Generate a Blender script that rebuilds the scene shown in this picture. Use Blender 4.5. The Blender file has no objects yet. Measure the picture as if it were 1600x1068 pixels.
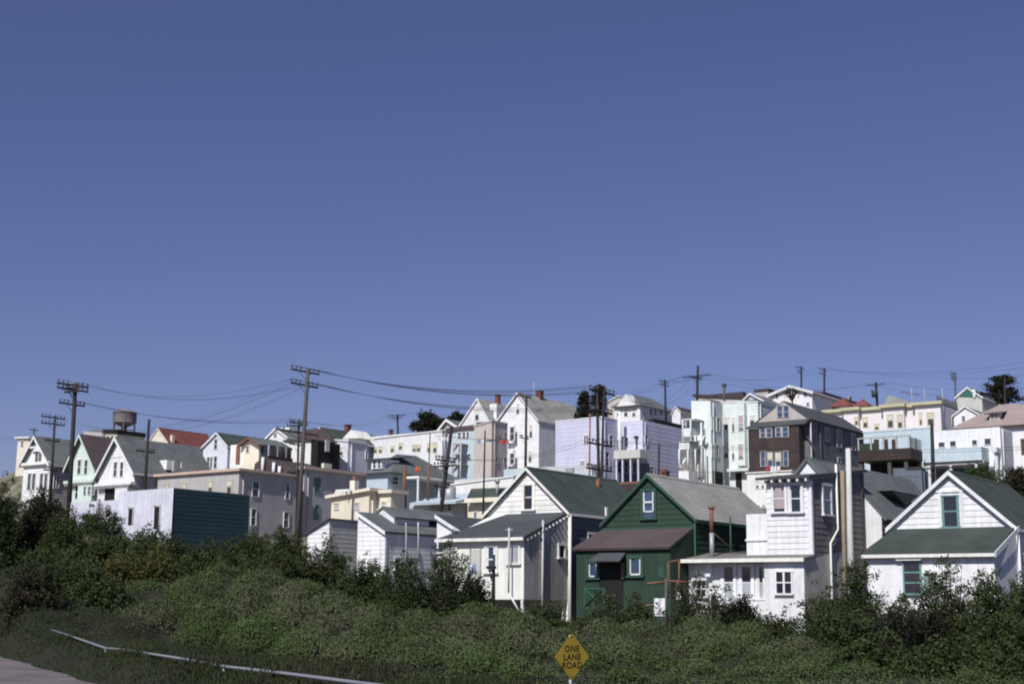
import bpy, math, random
import numpy as np
from mathutils import Vector, Matrix
random.seed(7); rng = np.random.default_rng(7)
C = bpy.context.scene
COL = C.collection
# ---------------------------------------------------------------- camera, sky, sun, exposure
EYE = 1.7
FPX = 1600*50/36
PITCH = math.radians(10.53); ROLL = math.radians(0.5)
CM = Matrix.Rotation(math.radians(90)+PITCH, 3, 'X') @ Matrix.Rotation(ROLL, 3, 'Z')
cd = bpy.data.cameras.new('camera'); cam = bpy.data.objects.new('camera', cd); COL.objects.link(cam)
cd.lens = 50; cd.sensor_width = 36; cd.clip_end = 6000; cd.clip_start = 0.3
cam.matrix_world = Matrix.Translation((0, 0, EYE)) @ CM.to_4x4()
C.camera = cam
AZ = math.radians(35.3)                       # the street grid: V runs up the hill, U along the fronts
UU = Vector((math.cos(AZ), -math.sin(AZ), 0)); DD = Vector((math.sin(AZ), math.cos(AZ), 0))
sd = (UU*0.112 - DD*0.72 + Vector((0, 0, 0.72))).normalized()
SUN_EL = math.asin(sd.z); SUN_AZ = math.atan2(sd.x, sd.y)
W = bpy.data.worlds.new('World'); C.world = W; W.use_nodes = True
nt = W.node_tree; nt.nodes.clear()
sky = nt.nodes.new('ShaderNodeTexSky'); sky.sky_type = 'NISHITA'; sky.sun_disc = False
sky.sun_elevation = SUN_EL; sky.sun_rotation = SUN_AZ % (2*math.pi)
sky.altitude = 60; sky.air_density = 1.0; sky.dust_density = 0.35; sky.ozone_density = 4.0
tint = nt.nodes.new('ShaderNodeMix'); tint.data_type = 'RGBA'; tint.blend_type = 'MULTIPLY'; tint.inputs[0].default_value = 1
tint.inputs[7].default_value = (0.98, 0.84, 1.13, 1)
bgn = nt.nodes.new('ShaderNodeBackground'); bgn.inputs[1].default_value = 0.063
wo = nt.nodes.new('ShaderNodeOutputWorld')
nt.links.new(sky.outputs[0], tint.inputs[6]); nt.links.new(tint.outputs[2], bgn.inputs[0]); nt.links.new(bgn.outputs[0], wo.inputs[0])
sl = bpy.data.lights.new('sun', 'SUN'); sl.energy = 4.5; sl.angle = math.radians(0.53); sl.color = (1.0, 0.975, 0.94)
so = bpy.data.objects.new('sun', sl); COL.objects.link(so); so.rotation_euler = sd.to_track_quat('Z', 'Y').to_euler()
C.view_settings.view_transform = 'Standard'; C.view_settings.look = 'None'; C.view_settings.gamma = 1
C.view_settings.exposure = 0.0; C.view_settings.use_curve_mapping = False
C.render.engine = 'CYCLES'; C.render.filter_size = 2.1
C.cycles.filter_width = 2.0; C.cycles.max_bounces = 5; C.cycles.diffuse_bounces = 3; C.cycles.glossy_bounces = 2

# ---------------------------------------------------------------- materials
def mat(name, col, rough=0.75, var=0.10, scale=0.6, fine=9.0, streak=0.0, metal=0.0, island=0.0, spec=0.35, bump=0.0, col2=None, transl=0.0):
    m = bpy.data.materials.new(name); m.use_nodes = True
    n = m.node_tree.nodes; L = m.node_tree.links; b = n['Principled BSDF']
    b.inputs['Roughness'].default_value = rough; b.inputs['Metallic'].default_value = metal
    b.inputs['Specular IOR Level'].default_value = spec
    tc = n.new('ShaderNodeTexCoord')
    def noise(sc, det, vec=None):
        t = n.new('ShaderNodeTexNoise'); t.inputs['Scale'].default_value = sc; t.inputs['Detail'].default_value = det
        t.inputs['Roughness'].default_value = 0.6
        L.new(vec if vec else tc.outputs['Object'], t.inputs['Vector']); return t.outputs['Fac']
    def rmap(o, a, bb, lo, hi):
        r = n.new('ShaderNodeMapRange'); r.inputs[1].default_value = a; r.inputs[2].default_value = bb
        r.inputs[3].default_value = lo; r.inputs[4].default_value = hi; L.new(o, r.inputs[0]); return r.outputs[0]
    def mul(a, bb):
        r = n.new('ShaderNodeMath'); r.operation = 'MULTIPLY'; L.new(a, r.inputs[0]); L.new(bb, r.inputs[1]); return r.outputs[0]
    v = mul(rmap(noise(scale, 4), 0.3, 0.7, 1-var, 1+var*0.6), rmap(noise(fine, 3), 0.3, 0.7, 1-var*0.7, 1+var*0.5))
    if streak:
        mp = n.new('ShaderNodeMapping'); mp.inputs['Scale'].default_value = (3.0, 3.0, 0.35); L.new(tc.outputs['Object'], mp.inputs[0])
        v = mul(v, rmap(noise(1.6, 5, mp.outputs[0]), 0.35, 0.68, 1+streak*0.15, 1-streak))
    oi = n.new('ShaderNodeObjectInfo'); v = mul(v, rmap(oi.outputs['Random'], 0, 1, .93, 1.04))
    if island:
        g = n.new('ShaderNodeNewGeometry'); v = mul(v, rmap(g.outputs['Random Per Island'], 0, 1, 1-island, 1+island))
    mx = n.new('ShaderNodeMix'); mx.data_type = 'RGBA'; mx.blend_type = 'MULTIPLY'; mx.inputs[0].default_value = 1
    if col2:
        cm = n.new('ShaderNodeMix'); cm.data_type = 'RGBA'
        L.new(rmap(noise(scale*0.7+0.05, 3), 0.42, 0.62, 0, 1), cm.inputs[0])
        cm.inputs[6].default_value = (*col, 1); cm.inputs[7].default_value = (*col2, 1); L.new(cm.outputs[2], mx.inputs[6])
    else: mx.inputs[6].default_value = (*col, 1)
    L.new(v, mx.inputs[7]); L.new(mx.outputs[2], b.inputs['Base Color'])
    if bump:
        bp = n.new('ShaderNodeBump'); bp.inputs['Strength'].default_value = bump; bp.inputs['Distance'].default_value = 0.03
        L.new(noise(fine*2.5, 4), bp.inputs['Height']); L.new(bp.outputs[0], b.inputs['Normal'])
    return m
M = {}
def dm(k, *a, **kw): M[k] = mat(k, *a, **kw)
dm('white', (.84,.845,.85), streak=.18, var=.12); dm('whiteb', (.76,.77,.82), streak=.16); dm('whitew', (.85,.85,.79), streak=.15)
dm('stucco', (.68,.69,.78), var=.16, fine=5, streak=.22, bump=.3)
dm('mint', (.62,.73,.66), streak=.12); dm('mintw', (.74,.80,.77), streak=.12); dm('lav', (.62,.62,.77), streak=.10); dm('pinkw', (.81,.77,.78), streak=.08)
dm('mauve', (.49,.465,.455), streak=.14, var=.12); dm('tan', (.55,.50,.46), streak=.2); dm('cream', (.80,.74,.60), streak=.08)
dm('ltblue', (.55,.65,.70), streak=.12); dm('teal', (.026,.062,.078), streak=.2, var=.18); dm('green', (.028,.058,.036), streak=.2, var=.16)
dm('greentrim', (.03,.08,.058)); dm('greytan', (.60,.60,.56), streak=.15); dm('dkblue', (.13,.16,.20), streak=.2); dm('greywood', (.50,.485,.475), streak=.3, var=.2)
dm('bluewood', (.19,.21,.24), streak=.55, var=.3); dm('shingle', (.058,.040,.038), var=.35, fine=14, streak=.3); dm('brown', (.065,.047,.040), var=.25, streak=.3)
dm('rgreen', (.060,.078,.068), rough=.9, var=.26, scale=.9, streak=.12); dm('rgrey', (.15,.165,.165), rough=.9, var=.24, streak=.2); dm('rdark', (.075,.08,.088), rough=.9, var=.2, streak=.2)
dm('rlight', (.36,.355,.33), rough=.9, var=.2, streak=.2); dm('rbrown', (.095,.072,.074), rough=.9, var=.2); dm('rred', (.21,.068,.058), rough=.85, var=.2, streak=.2)
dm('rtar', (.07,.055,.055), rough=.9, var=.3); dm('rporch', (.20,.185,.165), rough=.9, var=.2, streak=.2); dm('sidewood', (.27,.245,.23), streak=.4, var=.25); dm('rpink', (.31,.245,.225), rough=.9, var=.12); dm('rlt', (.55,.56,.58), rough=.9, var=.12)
dm('rust', (.22,.10,.065), var=.3); dm('brick', (.17,.06,.045), var=.3, fine=16); dm('cornice', (.56,.43,.35)); dm('ycornice', (.52,.50,.33)); dm('yframe', (.60,.54,.36))
dm('black', (.012,.011,.011)); dm('pole', (.030,.026,.025), var=.25, streak=.3); dm('polegrey', (.10,.09,.088), var=.2, streak=.3); dm('polewhite', (.62,.61,.58), streak=.3, var=.15)
dm('polebrown', (.33,.25,.17), streak=.3, var=.2); dm('wire', (.02,.02,.022)); dm('insul', (.10,.08,.08), rough=.3); dm('metal', (.45,.46,.48), rough=.4, metal=.6); dm('galv', (.36,.37,.38), rough=.5, metal=.3)
dm('glass', (.018,.022,.034), rough=.08, var=.02, spec=.9); dm('glassb', (.05,.08,.14), rough=.06, var=.2, spec=1.0); dm('blind', (.62,.60,.50)); dm('blindp', (.45,.38,.38)); dm('curtain', (.45,.47,.50), streak=.3)
dm('tealtrim', (.15,.29,.26)); dm('orange', (.65,.13,.05)); dm('red', (.45,.06,.07)); dm('bluecloth', (.35,.42,.62)); dm('wood', (.22,.11,.065), var=.2); dm('railp', (.22,.225,.26), var=.1)
dm('sign', (.42,.29,.035), rough=.5, var=.07); dm('signink', (.02,.016,.01)); dm('tank', (.26,.245,.25), var=.15, streak=.4)
dm('gtop', (.035,.16,.11)); dm('road', (.19,.16,.165), rough=.95, var=.28, fine=7, bump=.5, col2=(.15,.13,.125)); dm('soil', (.020,.024,.012), var=.3, rough=1, col2=(.020,.022,.011)); dm('hill', (.24,.215,.18), var=.2, rough=1, col2=(.12,.12,.07))
dm('glassf', (.065,.07,.075), rough=.25, var=.1)
dm('bark', (.06,.045,.035), var=.3)
lv = dict(rough=.7, island=.28, scale=.35, fine=1.2, var=.25, spec=.12)
dm('lf_cover', (.062,.092,.030), col2=(.096,.106,.056), **lv); dm('lf_blue', (.060,.095,.055), col2=(.05,.10,.035), **lv); dm('lf_ice', (.030,.042,.016), col2=(.040,.042,.020), **lv)
dm('lf_shrub', (.042,.060,.020), col2=(.058,.070,.028), **lv); dm('lf_olive', (.050,.062,.024), col2=(.035,.055,.02), **lv); dm('lf_yel', (.088,.086,.028), col2=(.062,.074,.026), **lv)
dm('lf_dark', (.016,.022,.012), col2=(.028,.024,.016), **lv); dm('lf_red', (.042,.036,.022), col2=(.03,.04,.016), **lv); dm('lf_grn', (.042,.070,.022), col2=(.056,.076,.03), **lv)

# ---------------------------------------------------------------- helpers
def mesh(name, V, F, m, parent=None, smooth=False):
    me = bpy.data.meshes.new(name); me.from_pydata([tuple(v) for v in V], [], F); me.update()
    me.materials.append(M[m] if isinstance(m, str) else m)
    if smooth: me.polygons.foreach_set('use_smooth', [True]*len(me.polygons))
    o = bpy.data.objects.new(name, me); COL.objects.link(o)
    if parent: o.parent = parent
    return o
def tag(o, label, cat=None, group=None, kind=None):
    if label: o['label'] = label
    if cat: o['category'] = cat
    if group: o['group'] = group
    if kind: o['kind'] = kind
    return o
def empty(name, loc, rz, label, cat, group=None):
    o = bpy.data.objects.new(name, None); COL.objects.link(o); o.location = loc; o.rotation_euler = (0, 0, rz)
    o.empty_display_size = .3
    return tag(o, label, cat, group)
def ray(px, py): return CM @ Vector(((px-800)/FPX, -(py-534)/FPX, -1))
EYEV = Vector((0, 0, EYE))
def at(px, py, Y):
    d = ray(px, py); return EYEV + d*(Y/d.y)
ANCH = []
def norm(V, F):
    return V, F
class H:
    """a building in the street grid; local x = along its front, y = uphill, z = up; origin below the near corner (px,py)"""
    def __init__(s, name, label, px, py, Y, pyb, da=0.0, cat='house', group=None, anchor=True, lift=0):
        s.C = at(px, py, Y); b = at(px, pyb, Y)
        a = AZ + math.radians(da)
        s.U = Vector((math.cos(a), -math.sin(a), 0)); s.D = Vector((math.sin(a), math.cos(a), 0))
        s.zb = b.z; s.o = Vector((s.C.x, s.C.y, s.zb))
        s.root = empty(name, s.o, -a, label, cat, group)
        s.top = s.C.z-s.zb
        if anchor: ANCH.append((s.o.x, s.o.y, s.zb-lift))
    def F(s, px, py, v=0):
        d = ray(px, py); t = (v + (s.o-EYEV).dot(s.D))/d.dot(s.D); P = EYEV+d*t
        return (P-s.o).dot(s.U), P.z-s.zb
    def S(s, px, py, u=0):
        d = ray(px, py); t = (u + (s.o-EYEV).dot(s.U))/d.dot(s.U); P = EYEV+d*t
        return (P-s.o).dot(s.D), P.z-s.zb
def box(h, name, u0, u1, v0, v1, z0, z1, m, parent=None):
    x0, x1 = sorted((u0, u1)); y0, y1 = sorted((v0, v1)); z0, z1 = sorted((z0, z1))
    V = [(x, y, z) for z in (z0, z1) for y in (y0, y1) for x in (x0, x1)]
    F = [(0,2,3,1), (4,5,7,6), (0,1,5,4), (2,6,7,3), (0,4,6,2), (1,3,7,5)]
    return mesh(name, V, F, m, parent or h.root)
def area2(p): return sum(p[i][0]*p[(i+1) % len(p)][1]-p[(i+1) % len(p)][0]*p[i][1] for i in range(len(p)))
def extr(pts_a, pts_b):
    n = len(pts_a); V = list(pts_a)+list(pts_b)
    F = [tuple(range(n))[::-1], tuple(range(n, 2*n))]+[(i, (i+1) % n, (i+1) % n+n, i+n) for i in range(n)]
    return V, F
def prF(h, name, poly, v0, v1, m, parent=None):
    if area2(poly) < 0: poly = poly[::-1]
    V, F = extr([(u, max(v0, v1), z) for u, z in poly], [(u, min(v0, v1), z) for u, z in poly])
    return mesh(name, V, F, m, parent or h.root)
def prS(h, name, poly, u0, u1, m, parent=None):
    if area2(poly) < 0: poly = poly[::-1]
    V, F = extr([(min(u0, u1), v, z) for v, z in poly], [(max(u0, u1), v, z) for v, z in poly])
    return mesh(name, V, F, m, parent or h.root)
def slab(h, name, P, t, m, parent=None):
    P = [Vector(p) for p in P]; n = (P[1]-P[0]).cross(P[2]-P[0]).normalized()
    if n.z < 0: P = P[::-1]; n = -n
    V, F = extr([p-n*t for p in P], P)
    return mesh(name, V, F, m, parent or h.root)
def clip(poly, k, val, keep):
    out = []
    for i in range(len(poly)):
        a, b = poly[i], poly[(i+1) % len(poly)]
        ia = (a[k] >= val) if keep > 0 else (a[k] <= val); ib = (b[k] >= val) if keep > 0 else (b[k] <= val)
        if ia: out.append(a)
        if ia != ib:
            t = (val-a[k])/(b[k]-a[k]); out.append((a[0]+t*(b[0]-a[0]), a[1]+t*(b[1]-a[1])))
    return out
def clad3(name, poly, O, A, B, N, pitch, proud, m, parent, each=False, vert=False, gap=.006, jit=.0):
    """lap boards / shingle courses laid over a flat convex polygon (coords along A,B), each a closed wedge"""
    k = 0 if vert else 1
    lo = min(p[k] for p in poly); hi = max(p[k] for p in poly); nb = max(1, int(round((hi-lo)/pitch))); pt = (hi-lo)/nb
    allV, allF = [], []; out = []
    for i in range(nb):
        b0 = lo+i*pt; b1 = b0+pt-(gap if vert else 0)
        q = clip(clip(poly, k, b0, 1), k, b1, -1)
        q = [p for j, p in enumerate(q) if abs(p[0]-q[j-1][0])+abs(p[1]-q[j-1][1]) > 1e-4]
        if len(q) < 3: continue
        if area2(q) < 0: q = q[::-1]
        j_ = random.uniform(0, jit)
        def off(p): return proud+j_ if vert else .004+j_+proud*(1-(p[1]-b0)/pt)
        fr = [O+A*p[0]+B*p[1]+N*off(p) for p in q]; bk = [O+A*p[0]+B*p[1]+N*.0012 for p in q]
        right = A.cross(B).dot(N) > 0
        n = len(q)
        if right: V, F = extr(bk, fr)
        else: V, F = extr(bk[::-1], fr[::-1])
        if each: out.append(mesh(name, V, F, m, parent))
        else:
            b = len(allV); allV += V; allF += [tuple(x+b for x in f) for f in F]
    if not each and allV:
        o = mesh(name, allV, allF, m, parent); o['kind'] = 'stuff'; out.append(o)
    return out
X_, Y_, Z_ = Vector((1,0,0)), Vector((0,1,0)), Vector((0,0,1))
def cladF(h, poly, v, pitch, proud, m, parent=None, name='siding', **k): return clad3(name, poly, Vector((0, v, 0)), X_, Z_, -Y_, pitch, proud, m, parent or h.root, **k)
def cladS(h, poly, u, pitch, proud, m, parent=None, name='siding', **k): return clad3(name, poly, Vector((u, 0, 0)), Y_, Z_, X_, pitch, proud, m, parent or h.root, **k)
def cladR(h, P, pitch, proud, m, parent, name='shingle_courses', **k):
    """P: 4 local points, eave0, eave1, ridge1, ridge0"""
    P = [Vector(p) for p in P]; A = (P[1]-P[0]).normalized(); N = A.cross(P[3]-P[0]).normalized()
    if N.z < 0: N = -N
    B = N.cross(A).normalized()
    if B.z < 0: B = -B
    poly = [((p-P[0]).dot(A), (p-P[0]).dot(B)) for p in P]
    return clad3(name, poly, P[0], A, B, N, pitch, proud, m, parent, **k)
def joinboxes(name, bs, m, parent):
    V, F = [], []
    for (x0, x1, y0, y1, z0, z1) in bs:
        b = len(V); V += [(x, y, z) for z in (z0, z1) for y in (y0, y1) for x in (x0, x1)]
        F += [tuple(q+b for q in f) for f in [(0,2,3,1), (4,5,7,6), (0,1,5,4), (2,6,7,3), (0,4,6,2), (1,3,7,5)]]
    return mesh(name, V, F, m, parent)
def win(h, pl, x0, y0, x1, y1, c=0, st='d', fm='white', gm='glass', fw=None, sill=True, out=.075, name='window', xc=None, label=None):
    """window on plane F (front, v=c) or S (side, u=c) seen at pixels x0,y0..x1,y1"""
    f = h.F if pl == 'F' else h.S
    ym, xm = (y0+y1)/2, (x0+x1)/2
    a0, a1 = f(x0, ym, c)[0], f(x1, ym, c)[0]; z1, z0 = f(xm, y0, c)[1], f(xm, y1, c)[1]
    a0, a1 = min(a0, a1), max(a0, a1); w = a1-a0; hh = z1-z0
    farw = h.o.y > 100
    if farw and gm == 'glass': gm = 'glassf'
    if farw and fw: fw = fw*.6
    t = fw if fw else min(.12, .16*w)
    def bx(A0, A1, n0, n1, Z0, Z1):
        if pl == 'F': return (A0, A1, c-n1, c-n0, Z0, Z1)
        return (c+n0, c+n1, A0, A1, Z0, Z1)
    fr = joinboxes(name, [bx(a0-t, a0, 0, out, z0, z1), bx(a1, a1+t, 0, out, z0, z1), bx(a0-t-.02, a1+t+.02, 0, out+.015, z1, z1+t)]+([] if sill else [bx(a0-t, a1+t, 0, out, z0-t, z0)]), fm, h.root)
    if label: fr['label'] = label
    if sill: joinboxes('sill', [bx(a0-t-(.0 if farw else .05), a1+t+(.0 if farw else .05), 0, out+(.0 if farw else .07), z0-(.05 if farw else .09), z0)], fm, fr)
    o1 = .038
    joinboxes('pane', [bx(a0, a1, .0, o1, z0, z1)], gm, fr)
    s = min(.06, .1*w); zm = (z0+z1)/2; sb = []
    if st in 'dbpkc': sb += [bx(a0, a1, o1, o1+.02, zm-s/2, zm+s/2)]
    if st in 'dbc': sb += [bx(a0, a0+s*.8, o1, o1+.016, z0, z1), bx(a1-s*.8, a1, o1, o1+.016, z0, z1)]
    if st in 'pg': am = (a0+a1)/2; sb += [bx(am-s*.8, am+s*.8, o1, o1+.03, z0, z1)]
    if st == 'g': sb += [bx(a0, a1, o1, o1+.022, zm-s/2, zm+s/2)]
    if st == 't': sb += [bx(a0, a1, o1, o1+.02, z0+hh*q-s/2, z0+hh*q+s/2) for q in (.33, .66)]
    if sb: joinboxes('sash', sb, fm, fr)
    if st == 'b': joinboxes('blind', [bx(a0+.02, a1-.02, o1, o1+.008, z0+hh*random.uniform(.35, .6), z1)], 'blind', fr)
    if st == 'k': joinboxes('blind', [bx(a0+.02, a1-.02, o1, o1+.008, z0+hh*.12, z1)], 'blindp', fr)
    if st == 'c': joinboxes('curtain', [bx(a0+.03, a1-.03, o1, o1+.008, z0, zm)], 'curtain', fr)
    return fr
def tube(name, pts, r, m, parent=None, n=6, r2=None, smooth=True):
    pts = [Vector(p) for p in pts]; V, F = [], []; K = len(pts)
    for i, p in enumerate(pts):
        d = (pts[min(i+1, K-1)]-pts[max(i-1, 0)]).normalized()
        a = d.cross(Z_ if abs(d.z) < .9 else X_).normalized(); b = d.cross(a)
        rr = r if r2 is None else r+(r2-r)*i/(K-1)
        V += [p+(a*math.cos(2*math.pi*j/n)+b*math.sin(2*math.pi*j/n))*rr for j in range(n)]
    for i in range(K-1):
        F += [(i*n+j, i*n+(j+1) % n, (i+1)*n+(j+1) % n, (i+1)*n+j) for j in range(n)]
    F += [tuple(range(n))[::-1], tuple(range((K-1)*n, K*n))]
    return mesh(name, V, F, m, parent, smooth)

def gable(h, L, A, R, end, wall='white', roof='rgrey', ov=.28, ove=.25, t=.14, trim='white', pitch=.0, courses=0, sidem=None, each=False, zbot=-2.0, proud=.02, v0=0.0, bargew=.16, fascia=True):
    """front gable seen at pixels L eave, A apex, R eave (on plane v0); end = pixel where the ridge ends"""
    (uL, zL), (uA, zA), (uR, zR) = h.F(*L, v0), h.F(*A, v0), h.F(*R, v0)
    zA -= t; zR -= t; zL -= t
    v1 = h.S(*end, uA)[0] if isinstance(end, tuple) else end
    wl = prF(h, 'wall', [(uL, zbot), (uR, zbot), (uR, zR), (uA, zA), (uL, zL)], v0, v1-.15, wall)
    sR = (zR-zA)/(uR-uA); sL = (zL-zA)/(uL-uA)
    eR = (uR+ove, zR+sR*ove); eL = (uL-ove, zL-sL*ove)
    poly = [eL, (uA, zA), eR, (eR[0], eR[1]+t), (uA, zA+t), (eL[0], eL[1]+t)]
    # roof as one bent slab (two convex halves in one mesh)
    V, F = [], []
    for q in ([eL, (uA, zA), (uA, zA+t), (eL[0], eL[1]+t)], [(uA, zA), eR, (eR[0], eR[1]+t), (uA, zA+t)]):
        if area2(q) < 0: q = q[::-1]
        v, f = extr([(u, v1, z) for u, z in q], [(u, v0-ov, z) for u, z in q]); b = len(V); V += v; F += [tuple(x+b for x in g) for g in f]
    rf = mesh('roof', V, F, roof, h.root)
    if courses:
        cladR(h, [(eR[0], v0-ov, eR[1]+t+.002), (eR[0], v1, eR[1]+t+.002), (uA, v1, zA+t+.002), (uA, v0-ov, zA+t+.002)], courses, .007, roof, rf)
        cladR(h, [(eL[0], v0-ov, eL[1]+t+.002), (eL[0], v1, eL[1]+t+.002), (uA, v1, zA+t+.002), (uA, v0-ov, zA+t+.002)], courses, .007, roof, rf)
        prF(h, 'ridge_cap', [(uA-.12, zA+t-.06), (uA, zA+t+.055), (uA+.12, zA+t-.06)], v0-ov-.01, v1+.01, roof, rf)
    if trim:
        bw = bargew
        for e, s in ((eL, 1), (eR, -1)):
            prF(h, 'bargeboard', [(e[0], e[1]+t+.01), (uA, zA+t+.01), (uA, zA+t-bw), (e[0], e[1]+t-bw)], v0-ov-.03, v0-ov-.004, trim)
        if fascia: box(h, 'fascia', eR[0]+.003, eR[0]+.03, v0-ov, v1, eR[1]-.02, eR[1]+t-.01, trim, rf)
    if pitch:
        fp = [(uL, max(0, zbot)), (uR, max(0, zbot)), (uR, zR), (uA, zA), (uL, zL)]
        cladF(h, fp, v0, pitch, proud, wall, wl, name='siding_board' if each else 'siding', each=each)
        cladS(h, [(v0, max(0, zbot)), (v1-.15, max(0, zbot)), (v1-.15, zR-.02), (v0, zR-.02)], uR, pitch, proud, sidem or wall, wl, name='siding_board' if each else 'siding', each=each)
    h.uL, h.uA, h.uR, h.zL, h.zA, h.zR, h.v1, h.rf, h.wl = uL, uA, uR, zL, zA, zR, v1, rf, wl
    return wl
def block(h, TL, TR, E, wall='white', roof='rlt', cor=None, coro=.18, corh=.22, pitch=0, sidem=None, zbot=-2.0, v0=0.0, proud=.02, front=True, depth=None, par=.25, u0=None):
    """flat roofed block: front top from pixel TL to TR (plane v0), side top ends at pixel E"""
    uL, zL = h.F(*TL, v0); uR, zR = h.F(*TR, v0)
    if u0 is not None: uR = u0
    v1 = depth if depth else h.S(*E, uR)[0]
    wl = prF(h, 'wall', [(uL, zbot), (uR, zbot), (uR, zR), (uL, zL)], v0, v1, wall)
    z = min(zL, zR)
    box(h, 'roof', uL+.15, uR-.15, v0+.15, v1-.15, z-.1, max(zL, zR)+.02, roof)
    if pitch:
        if front: cladF(h, [(uL, 0), (uR, 0), (uR, zR-.01), (uL, zL-.01)], v0, pitch, proud, wall, wl)
        cladS(h, [(v0, 0), (v1, 0), (v1, zR-.01), (v0, zR-.01)], uR, pitch, proud, sidem or wall, wl)
    elif sidem:
        box(h, 'side_wall', uR+.002, uR+.04, v0, v1, zbot, zR-.002, sidem)
    if cor:
        prF(h, 'cornice', [(uL-coro, zL-corh*.3), (uR+coro, zR-corh*.3), (uR+coro, zR+corh*.7), (uL-coro, zL+corh*.7)], v0-coro, v1+.02, cor)
    tube('downpipe', [(uR+.07, min(.5, v1*.2), zbot), (uR+.07, min(.5, v1*.2), zR-.15)], .045, wall if not sidem else sidem, wl, n=5)
    rr = random.Random(int(TR[0]*7+TR[1]))
    for i in range(rr.randint(1, 3)):
        if uR-uL < 4 or v1 < 4: break
        x, y, hh = rr.uniform(uL+.8, uR-.8), rr.uniform(1.0, v1-1), rr.uniform(.35, .9); tube('roof_vent', [(x, y, z-.05), (x, y, z+hh)], rr.choice((.06, .09, .14)), rr.choice(('galv', 'rust', 'polegrey', 'whiteb')), wl, n=6)
    h.uL, h.uR, h.zL, h.zR, h.v1, h.wl = uL, uR, zL, zR, v1, wl
    return wl
def chimney(h, px0, py0, px1, py1, u=None, m='brick', cap=True, parent=None):
    """a chimney on the plane u (default ridge)"""
    u = h.uA if u is None else u
    va, zt = h.S(px0, py0, u); vb, zb = h.S(px1, py1, u)
    w = max(.35, abs(vb-va)*.6); c = box(h, 'chimney', u-w/2, u+w/2, min(va, vb), min(va, vb)+w, zb-1.0, zt, m, parent or h.root)
    if cap: box(h, 'chimney_cap', u-w/2-.07, u+w/2+.07, min(va, vb)-.07, min(va, vb)+w+.07, zt+.002, zt+.12, 'rdark', c)
    return c
# ================================================================ near row of cottages
G1 = 'cottages in the nearest row'
# ---- white cottage at the right edge (green roofs)
h = H('cottage', 'white clapboard cottage with green roof and green-trimmed gable window at the right edge', 1588, 822, 62, 985, cat='house', group=G1)
gable(h, (1390, 822), (1483.6, 735.5), (1588, 821), 9.0, roof='rgreen', ov=.22, ove=.12, courses=.30, pitch=.27, each=True, proud=.024, bargew=.2)
win(h, 'F', 1474, 775, 1497, 822, st='d', fm='tealtrim', fw=.06, out=.075)
x0, z0 = h.F(1474, 775)[0], h.F(1485, 826)[1]; x1, z1 = h.F(1497, 775)[0], h.F(1485, 772)[1]
fr = joinboxes('window_casing', [(x0-.22, x0-.07, -.055, 0, z0, z1+.1), (x1+.07, x1+.22, -.055, 0, z0, z1+.1), (x0-.32, x1+.32, -.07, 0, z1+.1, z1+.2)], 'white', h.root)
vL, zE = h.S(1553, 866, 0); uE = h.F(1354, 866, vL)[0]
body = prS(h, 'lean_to', [(vL, -2), (-.002, -2), (-.002, h.F(1500, 828)[1]), (vL, zE)], uE, -.02, 'white')
zT = h.F(1500, 827.5)[1]
P = [(uE-.25, vL-.2, zE-.02), (.1, vL-.2, zE-.02), (-.03, -.03, zT), (uE+1.0*0-.02, -.03, zT)]
lr = slab(h, 'lean_to_roof', [(p[0], p[1], p[2]+.1) for p in P], .12, 'rgreen')
cladR(h, [(p[0], p[1], p[2]+.102) for p in P], .26, .007, 'rgreen', lr)
box(h, 'gutter', uE-.27, .12, vL-.30, vL-.205, zE-.08, zE+.06, 'whitew')
prS(h, 'rake_board', [(vL-.2, zE-.12), (-.03, zT-.14), (-.03, zT+.12), (vL-.2, zE+.12)], .102, .14, 'white')
cladS(h, [(vL, 0), (-.02, 0), (-.02, zT-.06), (vL, zE-.06)], -.02, .16, .012, 'white', body, vert=True, name='vertical_boards')
cladF(h, [(uE, 0), (-.02, 0), (-.02, zE-.09), (uE, zE-.09)], vL, .16, .006, 'white', body, vert=True, name='vertical_boards')
win(h, 'F', 1414, 877, 1438, 926, c=vL, st='t', fm='tealtrim', fw=.07, out=.07)
a = h.F(1402, 872, vL); b = h.F(1441, 872, vL); box(h, 'window_hood', a[0], b[0], vL-.22, vL-.005, a[1]-.09, a[1]+.09, 'whitew')
win(h, 'F', 1447, 897, 1461, 921, c=vL, st='d', fm='tealtrim', gm='curtain', fw=.06)
a = h.F(1444, 893, vL); b = h.F(1464, 893, vL); box(h, 'window_hood', a[0], b[0], vL-.18, vL-.005, a[1]-.05, a[1]+.05, 'whitew')
box(h, 'corner_board', .003, .05, -.12, .02, 0, h.zR-.1, 'white')
tube('downpipe', [(.09, -.09, 0), (.09, -.09, h.zR-.1)], .05, 'white', h.root)

# ---- tall white house with boxed-out upper room
h = H('house', 'tall white clapboard house with boxed-out upper room and tarpaper porch roof', 1266, 745, 66, 1000, cat='house', group=G1)
h5 = h
uL, zt = h.F(1197, 750); zb = h.F(1230, 866)[1]; vS, zS = h.S(1349, 737, 0)
wl = prS(h, 'wall', [(0, zb-.4), (vS, zb-1.2), (vS, zS), (0, zt)], uL, 0, 'white')
cladF(h, [(uL, zb), (0, zb), (0, zt-.02), (uL, zt-.02)], 0, .27, .024, 'white', wl, name='siding_board', each=True, jit=.007)
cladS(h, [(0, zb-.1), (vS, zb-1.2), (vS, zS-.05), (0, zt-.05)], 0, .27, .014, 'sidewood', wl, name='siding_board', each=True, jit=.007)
rf = slab(h, 'roof', [(uL-.35, -.45, zt+.10), (.16, -.45, zt+.10), (.16, vS+.1, zS+.13), (uL-.35, vS+.1, zS+.13)], .13, 'rdark')
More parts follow.
